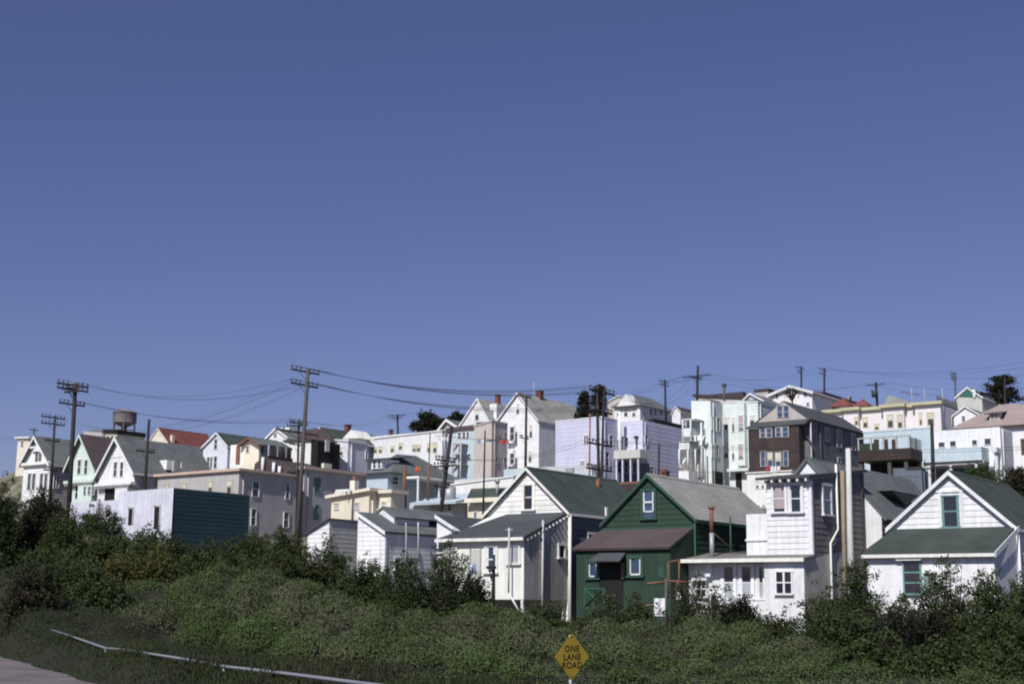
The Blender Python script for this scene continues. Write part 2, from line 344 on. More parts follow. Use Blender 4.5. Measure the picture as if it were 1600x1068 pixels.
for i in range(6):
    u = uL+.05+(0-uL-.1)*i/5; box(h, 'rafter_end', u-.05, u+.05, -.43, -.028, zt-.15, zt-.035, 'white')
for (a, b) in ((1210, 1226.5), (1236, 1252)): win(h, 'F', a, 758, b, 799, c=-.025, st='k' if a < 1220 else 'd', fw=.13, sill=True)
win(h, 'S', 1285.5, 759, 1297, 803, c=.026, st='d', fm='white', fw=.13)
box(h, 'corner_board', -.14, .03, -.05, -.026, zb, zt-.05, 'white'); box(h, 'corner_board', .028, .05, -.03, .16, zb-.1, zt-.1, 'white')
vq = h.S(1348, 800, 0)[0]; box(h, 'corner_board', .028, .06, vq-.14, vq, zb-1.2, zS-.1, 'polegrey')
# parapet left of the box
ua, za = h.F(1165.5, 803); ub = uL-.005; box(h, 'deck_parapet', ua, ub, 0.02, 1.7, zb, za, 'white')
zc = h.F(1180, 843)[1]; box(h, 'parapet_ledge', ua-.05, ub+.02, -.04, .018, zc-.05, zc+.05, 'white')
# lower storey
vL, zE = h.S(1255.5, 875, 0); vL = -1.05
uR = h.F(1255.5, 890, vL)[0]; uP = h.F(1194.5, 900, vL)[0]; zE = h.F(1230, 874, vL)[1]
vD = -.55; uLL = h.F(1075, 880, vD)[0]
vB = h.S(1316, 900, uR)[0]
lo = prS(h, 'lower_wall', [(vL, -2), (vB, -2), (vB, zE+.55), (.1, zE+.12), (vL, zE-.02)], uP, uR, 'white')
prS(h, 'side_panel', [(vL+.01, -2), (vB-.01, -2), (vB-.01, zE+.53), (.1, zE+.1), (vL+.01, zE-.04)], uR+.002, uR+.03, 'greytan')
box(h, 'porch_wall', uLL, uP-.005, vD, vD+3.5, -2, zE-.05, 'white')
box(h, 'porch_parapet', h.F(1108, 940, vD)[0], uP-.005, vL+.1, vL+.24, -2, h.F(1160, 938, vL)[1], 'white')
zr = zb-.02
pr = slab(h, 'porch_roof', [(uLL-.3, vL-.22, zE+.07), (uR+.12, vL-.22, zE+.07), (uR+.12, .0, zr), (uLL-.3, 1.4, zr+.22)], .1, 'rporch')
box(h, 'gutter', uLL-.32, uR+.14, vL-.30, vL-.225, zE-.09, zE+.08, 'whitew')
slab(h, 'rear_porch_roof', [(uLL-.3, 1.4, zr+.21), (uL-.0, 0.05, zr+.01), (uL, 3.4, zr+.42), (uLL+.1, 3.6, zr+.3)], .1, 'rdark')
win(h, 'F', 1214, 893, 1237, 926, c=vL, st='g', gm='glass', fw=.06)
for (a, b) in ((1131, 1147.5), (1159, 1175), (1187, 1193)): win(h, 'F', a, 885, b, 934, c=vD, st='c', fw=.14)
win(h, 'F', 1090.5, 908, 1103, 931, c=vD, st='g', fw=.05)
a = h.F(1083, 904, vD); b = h.F(1108, 904, vD); box(h, 'window_hood', a[0], b[0], vD-.3, vD-.003, a[1]-.07, a[1]+.04, 'white')
a = h.F(1106, 897, vD); box(h, 'meter_box', a[0], a[0]+.26, vD-.3, vD-.003, a[1]-.1, a[1]+.55, 'white')
# stove pipe through the porch roof
u, z0_ = h.F(1112.5, 866, -.2); z1_ = h.F(1113, 795, -.2)[1]; zm = h.F(1113, 832, -.2)[1]
sp = tube('stove_pipe', [(u, -.2, z0_-.3), (u, -.2, zm)], .115, 'galv', h.root, n=10)
tube('upper_pipe', [(u, -.2, zm), (u+.01, -.2, z1_)], .10, 'rust', sp, n=10); tube('cowl', [(u+.01, -.2, z1_), (u+.01, -.2, z1_+.12)], .12, 'rust', sp, n=10, r2=.19)
tube('guy_rod', [(u, -.2, zm+.1), (u+.55, .9, z0_+.25)], .02, 'rust', sp)
# drain pipe on the grey side
v1_, za = h.S(1306, 725, .12); zk = h.S(1305, 826, .12)[1]; v2_, zk2 = h.S(1297, 848, .12)
tube('drain_pipe', [(.12, v1_, za), (.12, v1_, zk), (.12, v2_+.05, zk2), (.12, v2_, -1)], .055, 'whitew', h.root)
# main body: a steep gable roof rising behind the boxed room
uA, zA = h.F(1262, 713.5, 3.0); k = 1.15; uE = 1.12; vN = vS+.02; vF = 17.0
zE2 = zA-(uE-uA)*k
mb = prF(h, 'main_wall', [(uA-2.4, -2), (uE-.28, -2), (uE-.28, zE2+.28*k-.2), (uA, zA-.2), (uA-2.4, zA-2.4*k-.2)], vN, vF, 'white')
prF(h, 'front_gable', [(uA-1.9, zA-1.9*k-.1), (uA+1.25, zA-1.25*k-.1), (uA, zA-.1)], 3.0, vN-.02, 'white', mb)
mr = slab(h, 'main_roof', [(uE, vN+.01, zE2), (uE, vF+.2, zE2), (uA, vF+.2, zA), (uA, vN+.01, zA)], .12, 'rgrey')
slab(h, 'roof_slope', [(uA+1.3, 2.85, zA-1.3*k), (uA+1.3, vN, zA-1.3*k), (uA, vN, zA), (uA, 2.85, zA)], .12, 'rgrey', mr)
slab(h, 'roof_slope', [(uA-2.5, 2.85, zA-2.5*k), (uA-2.5, vF+.2, zA-2.5*k), (uA, vF+.2, zA), (uA, 2.85, zA)], .12, 'rgrey', mr)
cladR(h, [(uE, vN+.01, zE2+.002), (uE, vF+.2, zE2+.002), (uA, vF+.2, zA+.002), (uA, vN+.01, zA+.002)], .28, .008, 'rgrey', mr)
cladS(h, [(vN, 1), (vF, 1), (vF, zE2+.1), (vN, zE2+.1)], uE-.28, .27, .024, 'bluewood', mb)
tri = [h.S(1394, 765.5, .5), h.S(1436, 773, .5), h.S(1415, 789, .5)]
prS(h, 'dormer', tri, .5, -.7, 'rgreen')

# ---- green cottage
h = H('cottage', 'dark green clapboard cottage with brown shingled lean-to and small slate awning', 1085, 808, 69.6, 985, cat='house', group=G1)
gable(h, (943, 816), (1013.7, 740.5), (1087, 808), 10.0, wall='green', roof='rlight', ov=.2, ove=.12, trim='greentrim', courses=.28, pitch=.27, each=True, proud=.024)
win(h, 'F', 1006, 767, 1022.5, 809, st='d', fm='greentrim', gm='glassb', fw=.14)
x0, z0 = h.F(1006.5, 800); x1, z1 = h.F(1022, 768)
joinboxes('sash_frame', [(x0, x0+.06, -.085, -.040, z0, z1), (x1-.06, x1, -.085, -.040, z0, z1), (x0, x1, -.085, -.040, (z0+z1)/2-.04, (z0+z1)/2+.04), (x0, x1, -.085, -.040, z0, z0+.06)], 'white', h.root)
vL, zE = h.S(1048, 858, .0); uE = h.F(901, 861, vL)[0]; zT = h.F(1010, 829)[1]
box(h, 'belt_board', h.uL, h.uR+.03, -.075, -.03, zT+.02, zT+.2, 'greentrim')
body = prS(h, 'lean_to', [(vL, -2), (-.002, -2), (-.002, zT), (vL, zE)], uE, -.03, 'green')
P = [(uE-.2, vL-.22, zE+.0), (.05, vL-.22, zE+.0), (-.05, -.03, zT+.0), (h.uL-.1, -.03, zT+.0)]
lr = slab(h, 'lean_to_roof', [(p[0], p[1], p[2]+.1) for p in P], .1, 'rbrown'); cladR(h, [(p[0], p[1], p[2]+.102) for p in P], .16, .010, 'rbrown', lr)
cladF(h, [(uE, 0), (-.03, 0), (-.03, zE-.08), (uE, zE-.08)], vL, .17, .012, 'green', body, vert=True, name='vertical_boards')
cladS(h, [(vL, 0), (-.02, 0), (-.02, zT-.06), (vL, zE-.06)], -.03, .17, .012, 'green', body, vert=True, name='vertical_boards')
for (a, b, c_, d) in ((921, 880, 934, 902), (985, 872, 1002, 899)):
    win(h, 'F', a, b, c_, d, c=vL, st='n', fm='greentrim', gm='glassb', fw=.14)
    p, q = h.F(a+.5, d-1, vL), h.F(c_-.5, b+1, vL); joinboxes('inner_frame', [(p[0], p[0]+.05, vL-.08, vL-.040, p[1], q[1]), (q[0]-.05, q[0], vL-.08, vL-.040, p[1], q[1]), (p[0], q[0], vL-.08, vL-.040, p[1], p[1]+.07)], 'white', h.root)
p, q = h.F(936, 879, vL), h.F(974, 879, vL); zb = h.F(955, 950, vL)[1]
box(h, 'doorway', p[0], q[0], vL-.03, vL-.012, zb, p[1]+.1, 'black')
a0 = h.F(917, 876, vL-.9); a1 = h.F(968, 876, vL-.9); b1 = h.F(978, 862, vL-.02)
slab(h, 'awning', [(a0[0], vL-.9, a0[1]), (a1[0], vL-.9, a0[1]), (b1[0], vL-.02, b1[1]), (a0[0]+.15, vL-.02, b1[1])], .06, 'rdark')
p = h.F(971, 890, vL-.1); box(h, 'door_edge', p[0], p[0]+.16, vL-.14, vL-.04, p[1]-.4, p[1]+.35, 'wood')
p, q = h.F(1029, 885, vL), h.F(1038, 902, vL); box(h, 'hatch', p[0], q[0], vL-.045, vL-.014, q[1], p[1], 'greentrim')
tube('downpipe', [(.08, -.12, 0), (.08, -.12, h.zR-.1)], .05, 'greentrim', h.root)
v_, z_ = h.S(1141, 807, .25); tube('vent_pipe', [(.25, v_, z_-2.8), (.25, v_, z_)], .05, 'greentrim', h.root)
h4 = h; vL4 = vL

# ---- white cottage with stilted lean-to
h = H('cottage', 'white gabled cottage with green roof and grey-roofed lean-to raised on stilts', 888, 797, 74, 985, cat='house', group=G1)
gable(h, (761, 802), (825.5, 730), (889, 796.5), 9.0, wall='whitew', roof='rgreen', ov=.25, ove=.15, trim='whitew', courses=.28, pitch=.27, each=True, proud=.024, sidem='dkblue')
win(h, 'F', 820, 758, 833, 795, st='d', fm='whitew', gm='glass', fw=.16)
p, q = h.F(820, 795), h.F(833, 758); box(h, 'sash_side', p[0], p[0]+.07, -.085, -.04, p[1], q[1], 'wood')
vL, zE = h.S(819.5, 842, .0); uE = h.F(692, 843, vL)[0]; zT = h.F(850, 804)[1]; zF = h.F(818, 936, vL)[1]
body = prS(h, 'lean_to', [(vL, zF), (-.002, zF), (-.002, zT), (vL, zE)], uE, -.03, 'whitew')
cladS(h, [(vL, zF), (-.02, zF), (-.02, zT-.06), (vL, zE-.06)], -.03, .2, .014, 'greywood', body, vert=True, name='vertical_boards')
t1 = h.F(762, 806)[0]; t2 = h.F(715, 812, -.6)
P = [(uE-.25, vL-.25, zE+.0), (.12, vL-.25, zE+.0), (.0, -.03, zT), (uE+1.2, -.03, zT)]
lr = slab(h, 'lean_to_roof', [(p[0], p[1], p[2]+.1) for p in P], .12, 'rdark'); cladR(h, [(p[0], p[1], p[2]+.102) for p in P], .26, .008, 'rdark', lr)
box(h, 'gutter', uE-.27, .14, vL-.35, vL-.255, zE-.06, zE+.1, 'whitew')
for i in range(12):
    f = (i+.5)/12; vv = vL+(0-vL)*f; zz = zE+(zT-zE)*f; box(h, 'rafter_end', -.03+.018, .12, vv-.04, vv+.04, zz-.12, zz-.03, 'whitew')
win(h, 'F', 760, 854, 776, 893, c=vL, st='d', fm='whitew', gm='glassb', fw=.1); win(h, 'F', 796, 853, 811, 879, c=vL, st='n', fm='whitew', gm='curtain', fw=.1)
p, q = h.F(760.5, 893, vL), h.F(775.5, 855, vL); joinboxes('curtain', [(p[0], p[0]+.14, vL-.058, vL-.040, p[1], q[1]), (q[0]-.14, q[0], vL-.058, vL-.040, p[1], q[1])], 'white', h.root)
p, q = h.F(736, 896, vL), h.F(750.5, 858, vL); d_ = box(h, 'door', p[0], q[0], vL-.03, vL-.005, p[1]-.8, q[1], 'greytan')
joinboxes('door_frame', [(p[0]-.07, p[0]-.003, vL-.06, vL-.002, p[1]-.8, q[1]+.07), (q[0]+.003, q[0]+.07, vL-.06, vL-.002, p[1]-.8, q[1]+.07)], 'greywood', d_)
win(h, 'F', 700, 856, 713, 880, c=vL, st='d', fm='whitew', gm='curtain', fw=.09)
win(h, 'S', 873, 852, 880.5, 870, c=-.015, st='n', fm='whitew', fw=.12); win(h, 'S', 919, 835, 931, 851, c=.024, st='n', fm='whitew', fw=.14)
for uu, vv in ((-.15, vL+.1), (uE+.2, vL+.1), (-2.3, vL+.1), (-.15, -.3)): box(h, 'stilt', uu-.07, uu+.07, vv-.07, vv+.07, -.8, zF-.002, 'whitew')
pu = tube('side_pipe', [(.06, h.S(847, 900, .06)[0], -.2), (.06, h.S(848.5, 815, .06)[0], h.S(848.5, 812, .06)[1])], .06, 'polewhite', h.root)
tube('downpipe', [(.16, -.1, -.4), (.16, -.1, h.zR-.1)], .09, 'whitew', h.root)
u_, z_ = h.F(795.5, 824, vL-.4); tube('vent_stack', [(u_, vL-.4, h.F(795, 926, vL-.4)[1]), (u_, vL-.4, z_)], .045, 'polewhite', h.root)
a, b = h.F(795, 926, vL-.4), h.F(811, 954, vL-.4); tube('waste_pipe', [(a[0], vL-.4, a[1]), (b[0], vL-.4, b[1])], .05, 'white', h.root)
tube('vent_cross', [(u_-.22, vL-.4, z_-.1), (u_+.22, vL-.4, z_-.1)], .03, 'polewhite', h.root)
v_, z_ = h.S(934, 748, -1.9); zz = h.S(934, 762, -1.9)[1]; tube('flue', [(-1.9, v_, zz-.5), (-1.9, v_, z_)], .12, 'rust', h.root, n=8)
vn = h.S(946, 803, .1)[0]; box(h, 'eave_board', .12, .2, vn-.1, vn+.1, h.zR-.1, h.zR+.5, 'whitew')
h3 = h; vL3 = vL

# ---- half-gabled white houses left of it
h = H('cottage', 'white half-gabled house with weathered grey roof behind two bent pipes', 602, 831, 88, 930, cat='house', group=G1)
(uT, zT), (uB, zB) = h.F(560.5, 801.5), h.F(601, 830.5)
L = h.S(681, 836, 0)[0]
wl = prF(h, 'wall', [(uT, -2), (0, -2), (0, zB), (uT, zT)], 0, L+3, 'white')
cladF(h, [(uT, 0), (0, 0), (0, zB-.05), (uT, zT-.05)], 0, .28, .024, 'white', wl); cladS(h, [(0, 0), (L+3, 0), (L+3, zB-.1), (0, zB-.1)], 0, .28, .010, 'white', wl)
k = (zT-zB)/(uT-0)
P = [(.15, -.2, zB-.15*abs(k)), (.15, L+3, zB-.15*abs(k)), (uT-.02, L+3, zT), (uT-.02, -.2, zT)]
P2 = [(p[0], p[1], p[2]+.1) for p in P]; r_ = slab(h, 'roof', P2, .12, 'rgrey'); cladR(h, [(p[0], p[1], p[2]+.002) for p in P2], .28, .008, 'rgrey', r_)
prF(h, 'bargeboard', [(.16, zB-.15*abs(k)+.1), (uT-.02, zT+.1), (uT-.02, zT-.12), (.16, zB-.15*abs(k)-.12)], -.23, -.205, 'white')
a = h.F(594, 840); box(h, 'corner_board', a[0], a[0]+.1, -.055, -.026, 0, a[1], 'whiteb'); box(h, 'corner_board', .03, .05, -.03, .13, 0, zB-.2, 'white')
# small white dormer on that roof
v2 = 2.0; a, b, c_ = h.F(581, 807, v2), h.F(599, 792.5, v2), h.F(616, 806, v2)
prF(h, 'dormer', [(a[0], a[1]-.6), (c_[0], c_[1]-.6), c_, b, a], v2, v2+3.5, 'white')
slab(h, 'dormer_roof', [(c_[0]+.2, v2-.1, c_[1]-.05), (c_[0]+.2, v2+7, c_[1]-.05), (b[0], v2+7, b[1]+.08), (b[0], v2-.1, b[1]+.08)], .1, 'rgrey')
slab(h, 'dormer_roof', [(a[0]-.2, v2-.1, a[1]-.05), (a[0]-.2, v2+7, a[1]-.05), (b[0], v2+7, b[1]+.08), (b[0], v2-.1, b[1]+.08)], .1, 'rgrey')
win(h, 'S', 617, 872, 624, 889, c=.022, st='n', fm='white', fw=.1)
for (a, b, c_, d) in ((635, 825, 634, 890), (654, 824, 652.5, 865)):
    v_, z1 = h.S(a, b, .35); z0 = h.S(c_, d, .35)[1]; tube('vent_pipe', [(.35, v_, z0-.5), (.35, v_, z1-.4), (.3, v_+.03, z1), (.3, v_, z1+.35)], .045, 'polewhite', h.root)
h = H('shed', 'small white lean-to shed with grey side wall, left of the half-gabled house', 515, 811, 90, 930, cat='shed', group=None)
(uB, zB) = h.F(481, 833); v1 = h.S(559, 812, 0)[0]; zT = h.top
wl = prF(h, 'wall', [(uB, -2), (0, -2), (0, zT), (uB, zB)], 0, v1, 'white')
cladF(h, [(uB, 0), (0, 0), (0, zT-.05), (uB, zB-.05)], 0, .28, .024, 'white', wl); cladS(h, [(0, 0), (v1, 0), (v1, zT-.04), (0, zT-.04)], 0, .28, .010, 'greytan', wl)
slab(h, 'roof', [(uB-.2, -.2, zB), (.05, -.2, zT+.08), (.05, v1, zT+.08), (uB-.2, v1, zB)], .1, 'rdark')
h = H('cottage', 'white half-gable with dark roof tucked behind the stilted lean-to', 720, 830, 84, 930, cat='house', group=G1)
(uT, zT) = h.F(683, 806); zB = h.top
wl = prF(h, 'wall', [(uT, -2), (0, -2), (0, zB), (uT, zT)], 0, 6, 'white')
k = (zT-zB)/(uT)
P2 = [(.3, -.2, zB+.1+.3*k), (.3, 6.2, zB+.1+.3*k), (uT-.02, 6.2, zT+.1), (uT-.02, -.2, zT+.1)]; slab(h, 'roof', P2, .1, 'rdark')
prF(h, 'bargeboard', [(.3, zB+.1+.3*k), (uT-.02, zT+.1), (uT-.02, zT-.12), (.3, zB-.12+.3*k)], -.23, -.205, 'white')
win(h, 'F', 686, 846, 693, 862, c=0, st='n', fw=.08)

# ---- teal and white workshop
h = H('workshop', 'flat-roofed workshop with whitewashed block front and dark teal clapboard side', 271, 761.5, 100, 880, cat='building')
uL, zL = h.F(187, 768); v1 = h.S(390, 771.5, 0)[0]
fw_ = prF(h, 'front_wall', [(uL, -2), (-.002, -2), (-.002, h.top), (uL, zL)], 0, v1, 'stucco')
uM, zM = h.F(110, 784.5)
box(h, 'low_wing', uM, uL-.004, .02, v1-1, -2, zM, 'stucco')
box(h, 'roof', uL+.1, -.1, .2, v1-.1, h.top-.5, zL-.06, 'rtar')
for px in (141.5,): box(h, 'buttress', h.F(152.5, 800)[0], h.F(156, 800)[0], -.15, -.002, -2, zM+.15, 'mauve')
cladS(h, [(0, -.5), (v1, -.5), (v1, h.top-.02), (0, h.top-.02)], 0, .30, .012, 'teal', fw_, name='siding_board', each=True, jit=.007)
box(h, 'corner_board', -.02, .04, -.03, -.003, -.5, h.top, 'whiteb')
for (a, b, c_, d) in ((200, 794, 208, 820), (240, 791, 250, 826)):
    p, q = h.F(a, d), h.F(c_, b); w_ = box(h, 'window_opening', p[0], q[0], -.02, -.002, p[1], q[1], 'black')
    joinboxes('lintel', [(p[0]-.1, q[0]+.1, -.06, -.0215, q[1], q[1]+.12), (q[0], q[0]+.1, -.05, -.003, p[1], q[1])], 'greywood', w_)

# ================================================================ mauve flat block and neighbours
h = H('apartment_block', 'mauve-grey flat-roofed block with peach cornice and shaded long side', 374, 734, 130, 850, cat='building')
block(h, (247, 743.5), (374, 734), (468, 744), wall='mauve', cor='cornice', coro=.3, corh=.24, roof='rtar')
for q in ((259, 757, 264, 768), (285, 755, 291, 768), (326, 752, 332, 770), (355, 750, 362, 770)): win(h, 'F', *q, st='b', fm='yframe', fw=.08)
for q in ((394, 752, 404, 775), (446, 757, 452, 779), (392, 795, 399.5, 820), (443, 800, 450.5, 823)): win(h, 'S', *q, st='d', fm='white', fw=.08)
for q in (0, 8, 16, 26):
    p = h.o+h.U*3.5+h.D*q; ANCH.append((p.x, p.y, h.zb-.3))
h = H('apartment_block', 'rear half of the mauve block, stepping up behind the tallest pole', 476, 731, 138, 838, cat='building', anchor=False)
block(h, (470, 731), (476, 731), (574, 743), wall='mauve', cor='cornice', coro=.3, corh=.3, roof='rtar', depth=None)
for q in ((491, 747, 500, 768), (491, 789, 497, 811)): win(h, 'S', *q, st='d', fm='tealtrim', fw=.08)
h = H('cottage', 'small pale yellow house with flat cream cornice below the mauve block', 576, 764, 105, 880, cat='house')
block(h, (518, 777), (577, 765), (600, 768), wall='cream', cor='cream', coro=.35, corh=.22, roof='rlt', pitch=.0)
for q in ((523, 786, 529.5, 795), (554, 785.5, 561, 794.5)): win(h, 'F', *q, st='n', fm='cream', gm='curtain', fw=.08)
v_ = .9; a, b = h.F(579, 766, v_), h.F(611, 770, v_)
box(h, 'bay_wing', max(.01, a[0]), b[0], v_, v_+1.6, -1, b[1], 'cream'); box(h, 'wing_cornice', max(.36, a[0]), b[0]+.3, v_-.3, v_+1.7, b[1]+.002, b[1]+.25, 'cream')
for q in ((582, 783, 588.5, 797), (597, 784, 603, 795)): win(h, 'F', *q, c=v_, st='d', fm='whitew', gm='curtain', fw=.08)
u_, z_ = h.F(551, 748, 2.5); zz = h.F(551, 765, 2.5)[1]; c_ = box(h, 'chimney', u_-.28, u_+.22, 2.5, 3, zz-.6, z_-.1, 'cream'); tube('pot', [(u_-.03, 2.75, z_-.099), (u_-.03, 2.75, z_+.22)], .15, 'rust', c_)
box(h, 'skylight', h.F(524, 768, 3)[0], h.F(545, 765, 3)[0], 3, 5, h.F(535, 769, 3)[1]-.5, h.F(535, 764, 3)[1], 'whitew')
# ================================================================ left group of steep gables
G2 = 'steep-gabled houses on the left'
h = H('gabled_house', 'white steep-gabled house at the far left behind a pole with crossarms', 79, 720, 150, 800, cat='house', group=G2)
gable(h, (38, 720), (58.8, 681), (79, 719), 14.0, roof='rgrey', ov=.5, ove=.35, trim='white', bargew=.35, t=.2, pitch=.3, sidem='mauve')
z = h.F(60, 724)[1]; box(h, 'cornice', h.uL-.3, h.uR+.3, -.4, -.03, z-.15, z+.15, 'whitew')
win(h, 'F', 56, 706, 59.5, 721, fm='greywood', fw=.12); win(h, 'F', 61.5, 706, 65, 721, fm='greywood', fw=.12)
for x in (44, 51, 63, 70): win(h, 'F', x, 740, x+4, 764, fm='greywood', fw=.1)
for x in (84, 88.5): win(h, 'S', x, 742, x+3, 762, c=.02, fw=.1)
box(h, 'gable_ornament', h.uA-.5, h.uA+.5, -.56, -.5, h.zA-1.15, h.zA-.95, 'white')
h = H('gabled_house', 'pale mint steep-gabled house with brown roof between two white neighbours', 151, 729, 146, 800, cat='house', group=G2)
gable(h, (108, 727), (129.6, 678), (151, 728), 10.0, wall='mint', roof='rbrown', ov=.5, ove=.3, trim='mint', bargew=.35, t=.2, pitch=.3)
for x in (121.5, 132): win(h, 'F', x, 718.5, x+5.5, 740, fm='mintw', gm='glass', fw=.22, st='d')
z = h.F(130, 753)[1]; c_ = box(h, 'cornice', h.uL, h.uR+.1, -.6, -.03, z-.1, z+.18, 'mint')
for i in range(14): u = h.uL+.2+i*(h.uR-h.uL-.4)/13; box(h, 'bracket', u-.07, u+.07, -.55, -.031, z-.35, z-.102, 'greywood', c_)
box(h, 'bay', h.F(128, 770)[0], h.F(150, 770)[0], -.55, -.03, -1, z-.4, 'mint')
for x in (131, 138, 144): win(h, 'F', x, 760, x+3.5, 772, c=-.55, fm='mintw', fw=.1)
win(h, 'F', 118, 758, 126, 778, fm='mintw', gm='black', fw=.15)
h = H('gabled_house', 'white steep-gabled house with long grey roof and bracketed cornice', 211, 733, 140, 800, cat='house', group=G2)
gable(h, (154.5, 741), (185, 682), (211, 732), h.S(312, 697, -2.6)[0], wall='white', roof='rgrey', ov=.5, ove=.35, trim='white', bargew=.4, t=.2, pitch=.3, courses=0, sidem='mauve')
for x in (178, 188): win(h, 'F', x, 722, x+5.2, 744, fm='white', gm='glass', fw=.2, st='d')
z = h.F(185, 757)[1]; c_ = box(h, 'cornice', h.uL+.2, h.uR+.25, -.65, -.03, z-.1, z+.18, 'white')
for i in range(18): u = h.uL+.4+i*(h.uR-h.uL-.6)/17; box(h, 'bracket', u-.07, u+.07, -.6, -.031, z-.35, z-.102, 'greywood', c_)
p, q = h.F(164, 775), h.F(184, 762); box(h, 'porch_opening', p[0], q[0], -.05, -.03, p[1]-1, q[1], 'black')
box(h, 'bay', h.F(187, 770)[0], h.F(206, 770)[0], -.6, -.03, -1, z-.4, 'white')
zz = h.F(185, 713)[1]; box(h, 'gable_band', h.F(172, 713)[0], h.F(199, 713)[0], -.07, -.03, zz-.05, zz+.05, 'whitew')
def roofbit(h, x0, y0, x1, y1, u, m, name, w=.5):
    va, za = h.S(x0, y0, u); vb, zb = h.S(x1, y1, u); return box(h, name, u-w, u, min(va, vb), max(va, vb), min(za, zb), max(za, zb), m, h.rf)
roofbit(h, 261, 718, 269, 734, .1, 'white', 'dormer', 1.2); roofbit(h, 272, 719, 276, 737, .4, 'mauve', 'vent_stack', .25); roofbit(h, 284, 722, 288, 735, .3, 'mauve', 'vent_stack', .2)
for x in (222, 243, 252): win(h, 'S', x, 742, x+6, 760, c=.02, fm='mauve', fw=.1)
# low roofs behind
h = H('house', 'low grey roof showing above the mint and white gables', 166, 684, 175, 740, cat='house')
block(h, (131, 673), (160, 676), (168, 685), wall='mauve', roof='rgrey')
h = H('house', 'dark flat-topped house with cream dormers under the water tower', 183, 677, 172, 740, cat='house')
block(h, (165, 675), (183, 675.5), (226, 686), wall='cream', roof='black', cor='black', coro=.15, corh=.5)
for x in (167, 174): win(h, 'F', x, 680, x+3.5, 688, fm='cream', fw=.15)
h = H('house', 'pale cut-off house behind the leftmost gable', 46, 684, 175, 740, cat='house')
block(h, (28, 684), (46, 684), (52, 685), wall='cream', roof='rgrey', cor='white', coro=.3, corh=.2)
win(h, 'F', 33, 689, 37, 697, fw=.1)
# red roof
h = H('gabled_house', 'cream house with a long red tiled roof', 263, 690, 185, 750, cat='house')
gable(h, (233, 690), (247.5, 668), (263, 690.5), h.S(331, 679.5, -1.2)[0], wall='cream', roof='rred', ov=.1, ove=.15, trim='cream', bargew=.15, courses=.5)
roofbit(h, 269, 679, 272.5, 694, .0, 'cream', 'chimney', .35)
h = H('gabled_house', 'white gable with blue-green roof left of the brown-porched house', 356, 695, 150, 770, cat='house')
gable(h, (318, 697), (340, 675), (356, 694.5), 9.0, wall='whiteb', roof='rgreen', ov=.2, ove=.15, bargew=.2, pitch=.3)
for q in ((335, 686, 340, 701), (323.5, 714, 328, 728), (329, 714, 332, 730), (334.5, 713, 339.5, 731)): win(h, 'F', *q, fm='mintw', fw=.12)
h = H('house', 'cream house with red-trimmed gable and dark brown glazed porch', 404, 691, 142, 800, cat='house')
gable(h, (381, 692), (392.5, 683.5), (405, 691.5), h.S(441, 694, -1.0)[0], wall='cream', roof='rgrey', ov=.5, ove=.4, trim='rust', bargew=.15)
box(h, 'front_room', h.F(359, 700)[0], h.uL-.01, .1, 4, -1, h.F(370, 694)[1], 'whitew')
box(h, 'door', h.F(369, 700)[0], h.F(374.5, 700)[0], -.0, .094, h.F(372, 724)[1], h.F(372, 696)[1], 'rust'); win(h, 'F', 385, 697, 389.5, 706, fw=.12)
v1 = h.S(443, 700, h.uR)[0]; za, zb, zc = h.S(405, 695, h.uR)[1], h.S(405, 712, h.uR)[1], h.S(405, 722, h.uR)[1]
box(h, 'porch_glazing', h.uR+.01, h.uR+1.1, .3, v1, zb, za, 'glass'); box(h, 'porch_balcony', h.uR+.01, h.uR+1.25, .2, v1+.1, zc-1.2, zb-.002, 'brown')
for i in range(6): vv = .3+(v1-.4)*i/5; box(h, 'porch_post', h.uR+1.02, h.uR+1.15, vv-.08, vv+.08, zb+.002, za, 'brown' if i % 2 else 'greywood')
h = H('shed', 'dark round-topped tarpaper roof with white stovepipes', 463, 738, 138, 775, cat='shed', anchor=False)
zz = h.top; v_ = 0
pts = [h.F(x, y, 0) for x, y in ((396, 741), (398, 724), (407, 717), (425, 717), (445, 724), (463, 739), (463, 745))]
prF(h, 'roof', pts, 0, 5, 'rtar')
for (x, y0, y1) in ((411, 714, 735), (437, 728, 740), (428, 722, 738)):
    u_, z1 = h.F(x, y0, -.3); tube('stovepipe', [(u_, -.3, h.F(x, y1, -.3)[1]-.4), (u_, -.3, z1)], .16, 'whiteb', h.root, n=8)
h = H('house', 'small white house with dormer and cluttered skyline left of the tallest pole', 449, 682, 172, 745, cat='house')
gable(h, (413, 687), (432, 668), (449, 681), 8.0, wall='white', roof='rgrey', ov=.2, ove=.2, bargew=.25)
box(h, 'roof_room', h.F(438, 680, 3)[0], h.F(452, 680, 3)[0], 3, 6, h.F(440, 690, 3)[1], h.F(440, 668, 3)[1], 'white'); win(h, 'F', 428, 676, 433, 682, fw=.12)
h = H('house', 'pale house crossed by the tallest pole, beside dark open porch', 486, 688, 148, 800, cat='house')
block(h, (445, 689), (486, 689), (522, 684), wall='whitew', roof='rtar', cor='brown', coro=.15, corh=.2)
v1 = h.v1; a = h.S(487, 690)[1]; bz = h.S(487, 729)[1]
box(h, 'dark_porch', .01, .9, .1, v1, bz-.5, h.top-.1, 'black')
va, vb = h.S(508, 700, .95)[0], h.S(514, 700, .95)[0]; box(h, 'porch_column', .92, 1.05, va, vb, h.S(510, 705, .95)[1], h.S(510, 687, .95)[1], 'greytan')
va, vb = h.S(503, 728, 1)[0], h.S(515, 728, 1)[0]; box(h, 'porch_box', .92, 1.3, va, vb, h.S(510, 735, 1)[1], h.S(510, 724, 1)[1], 'cream')
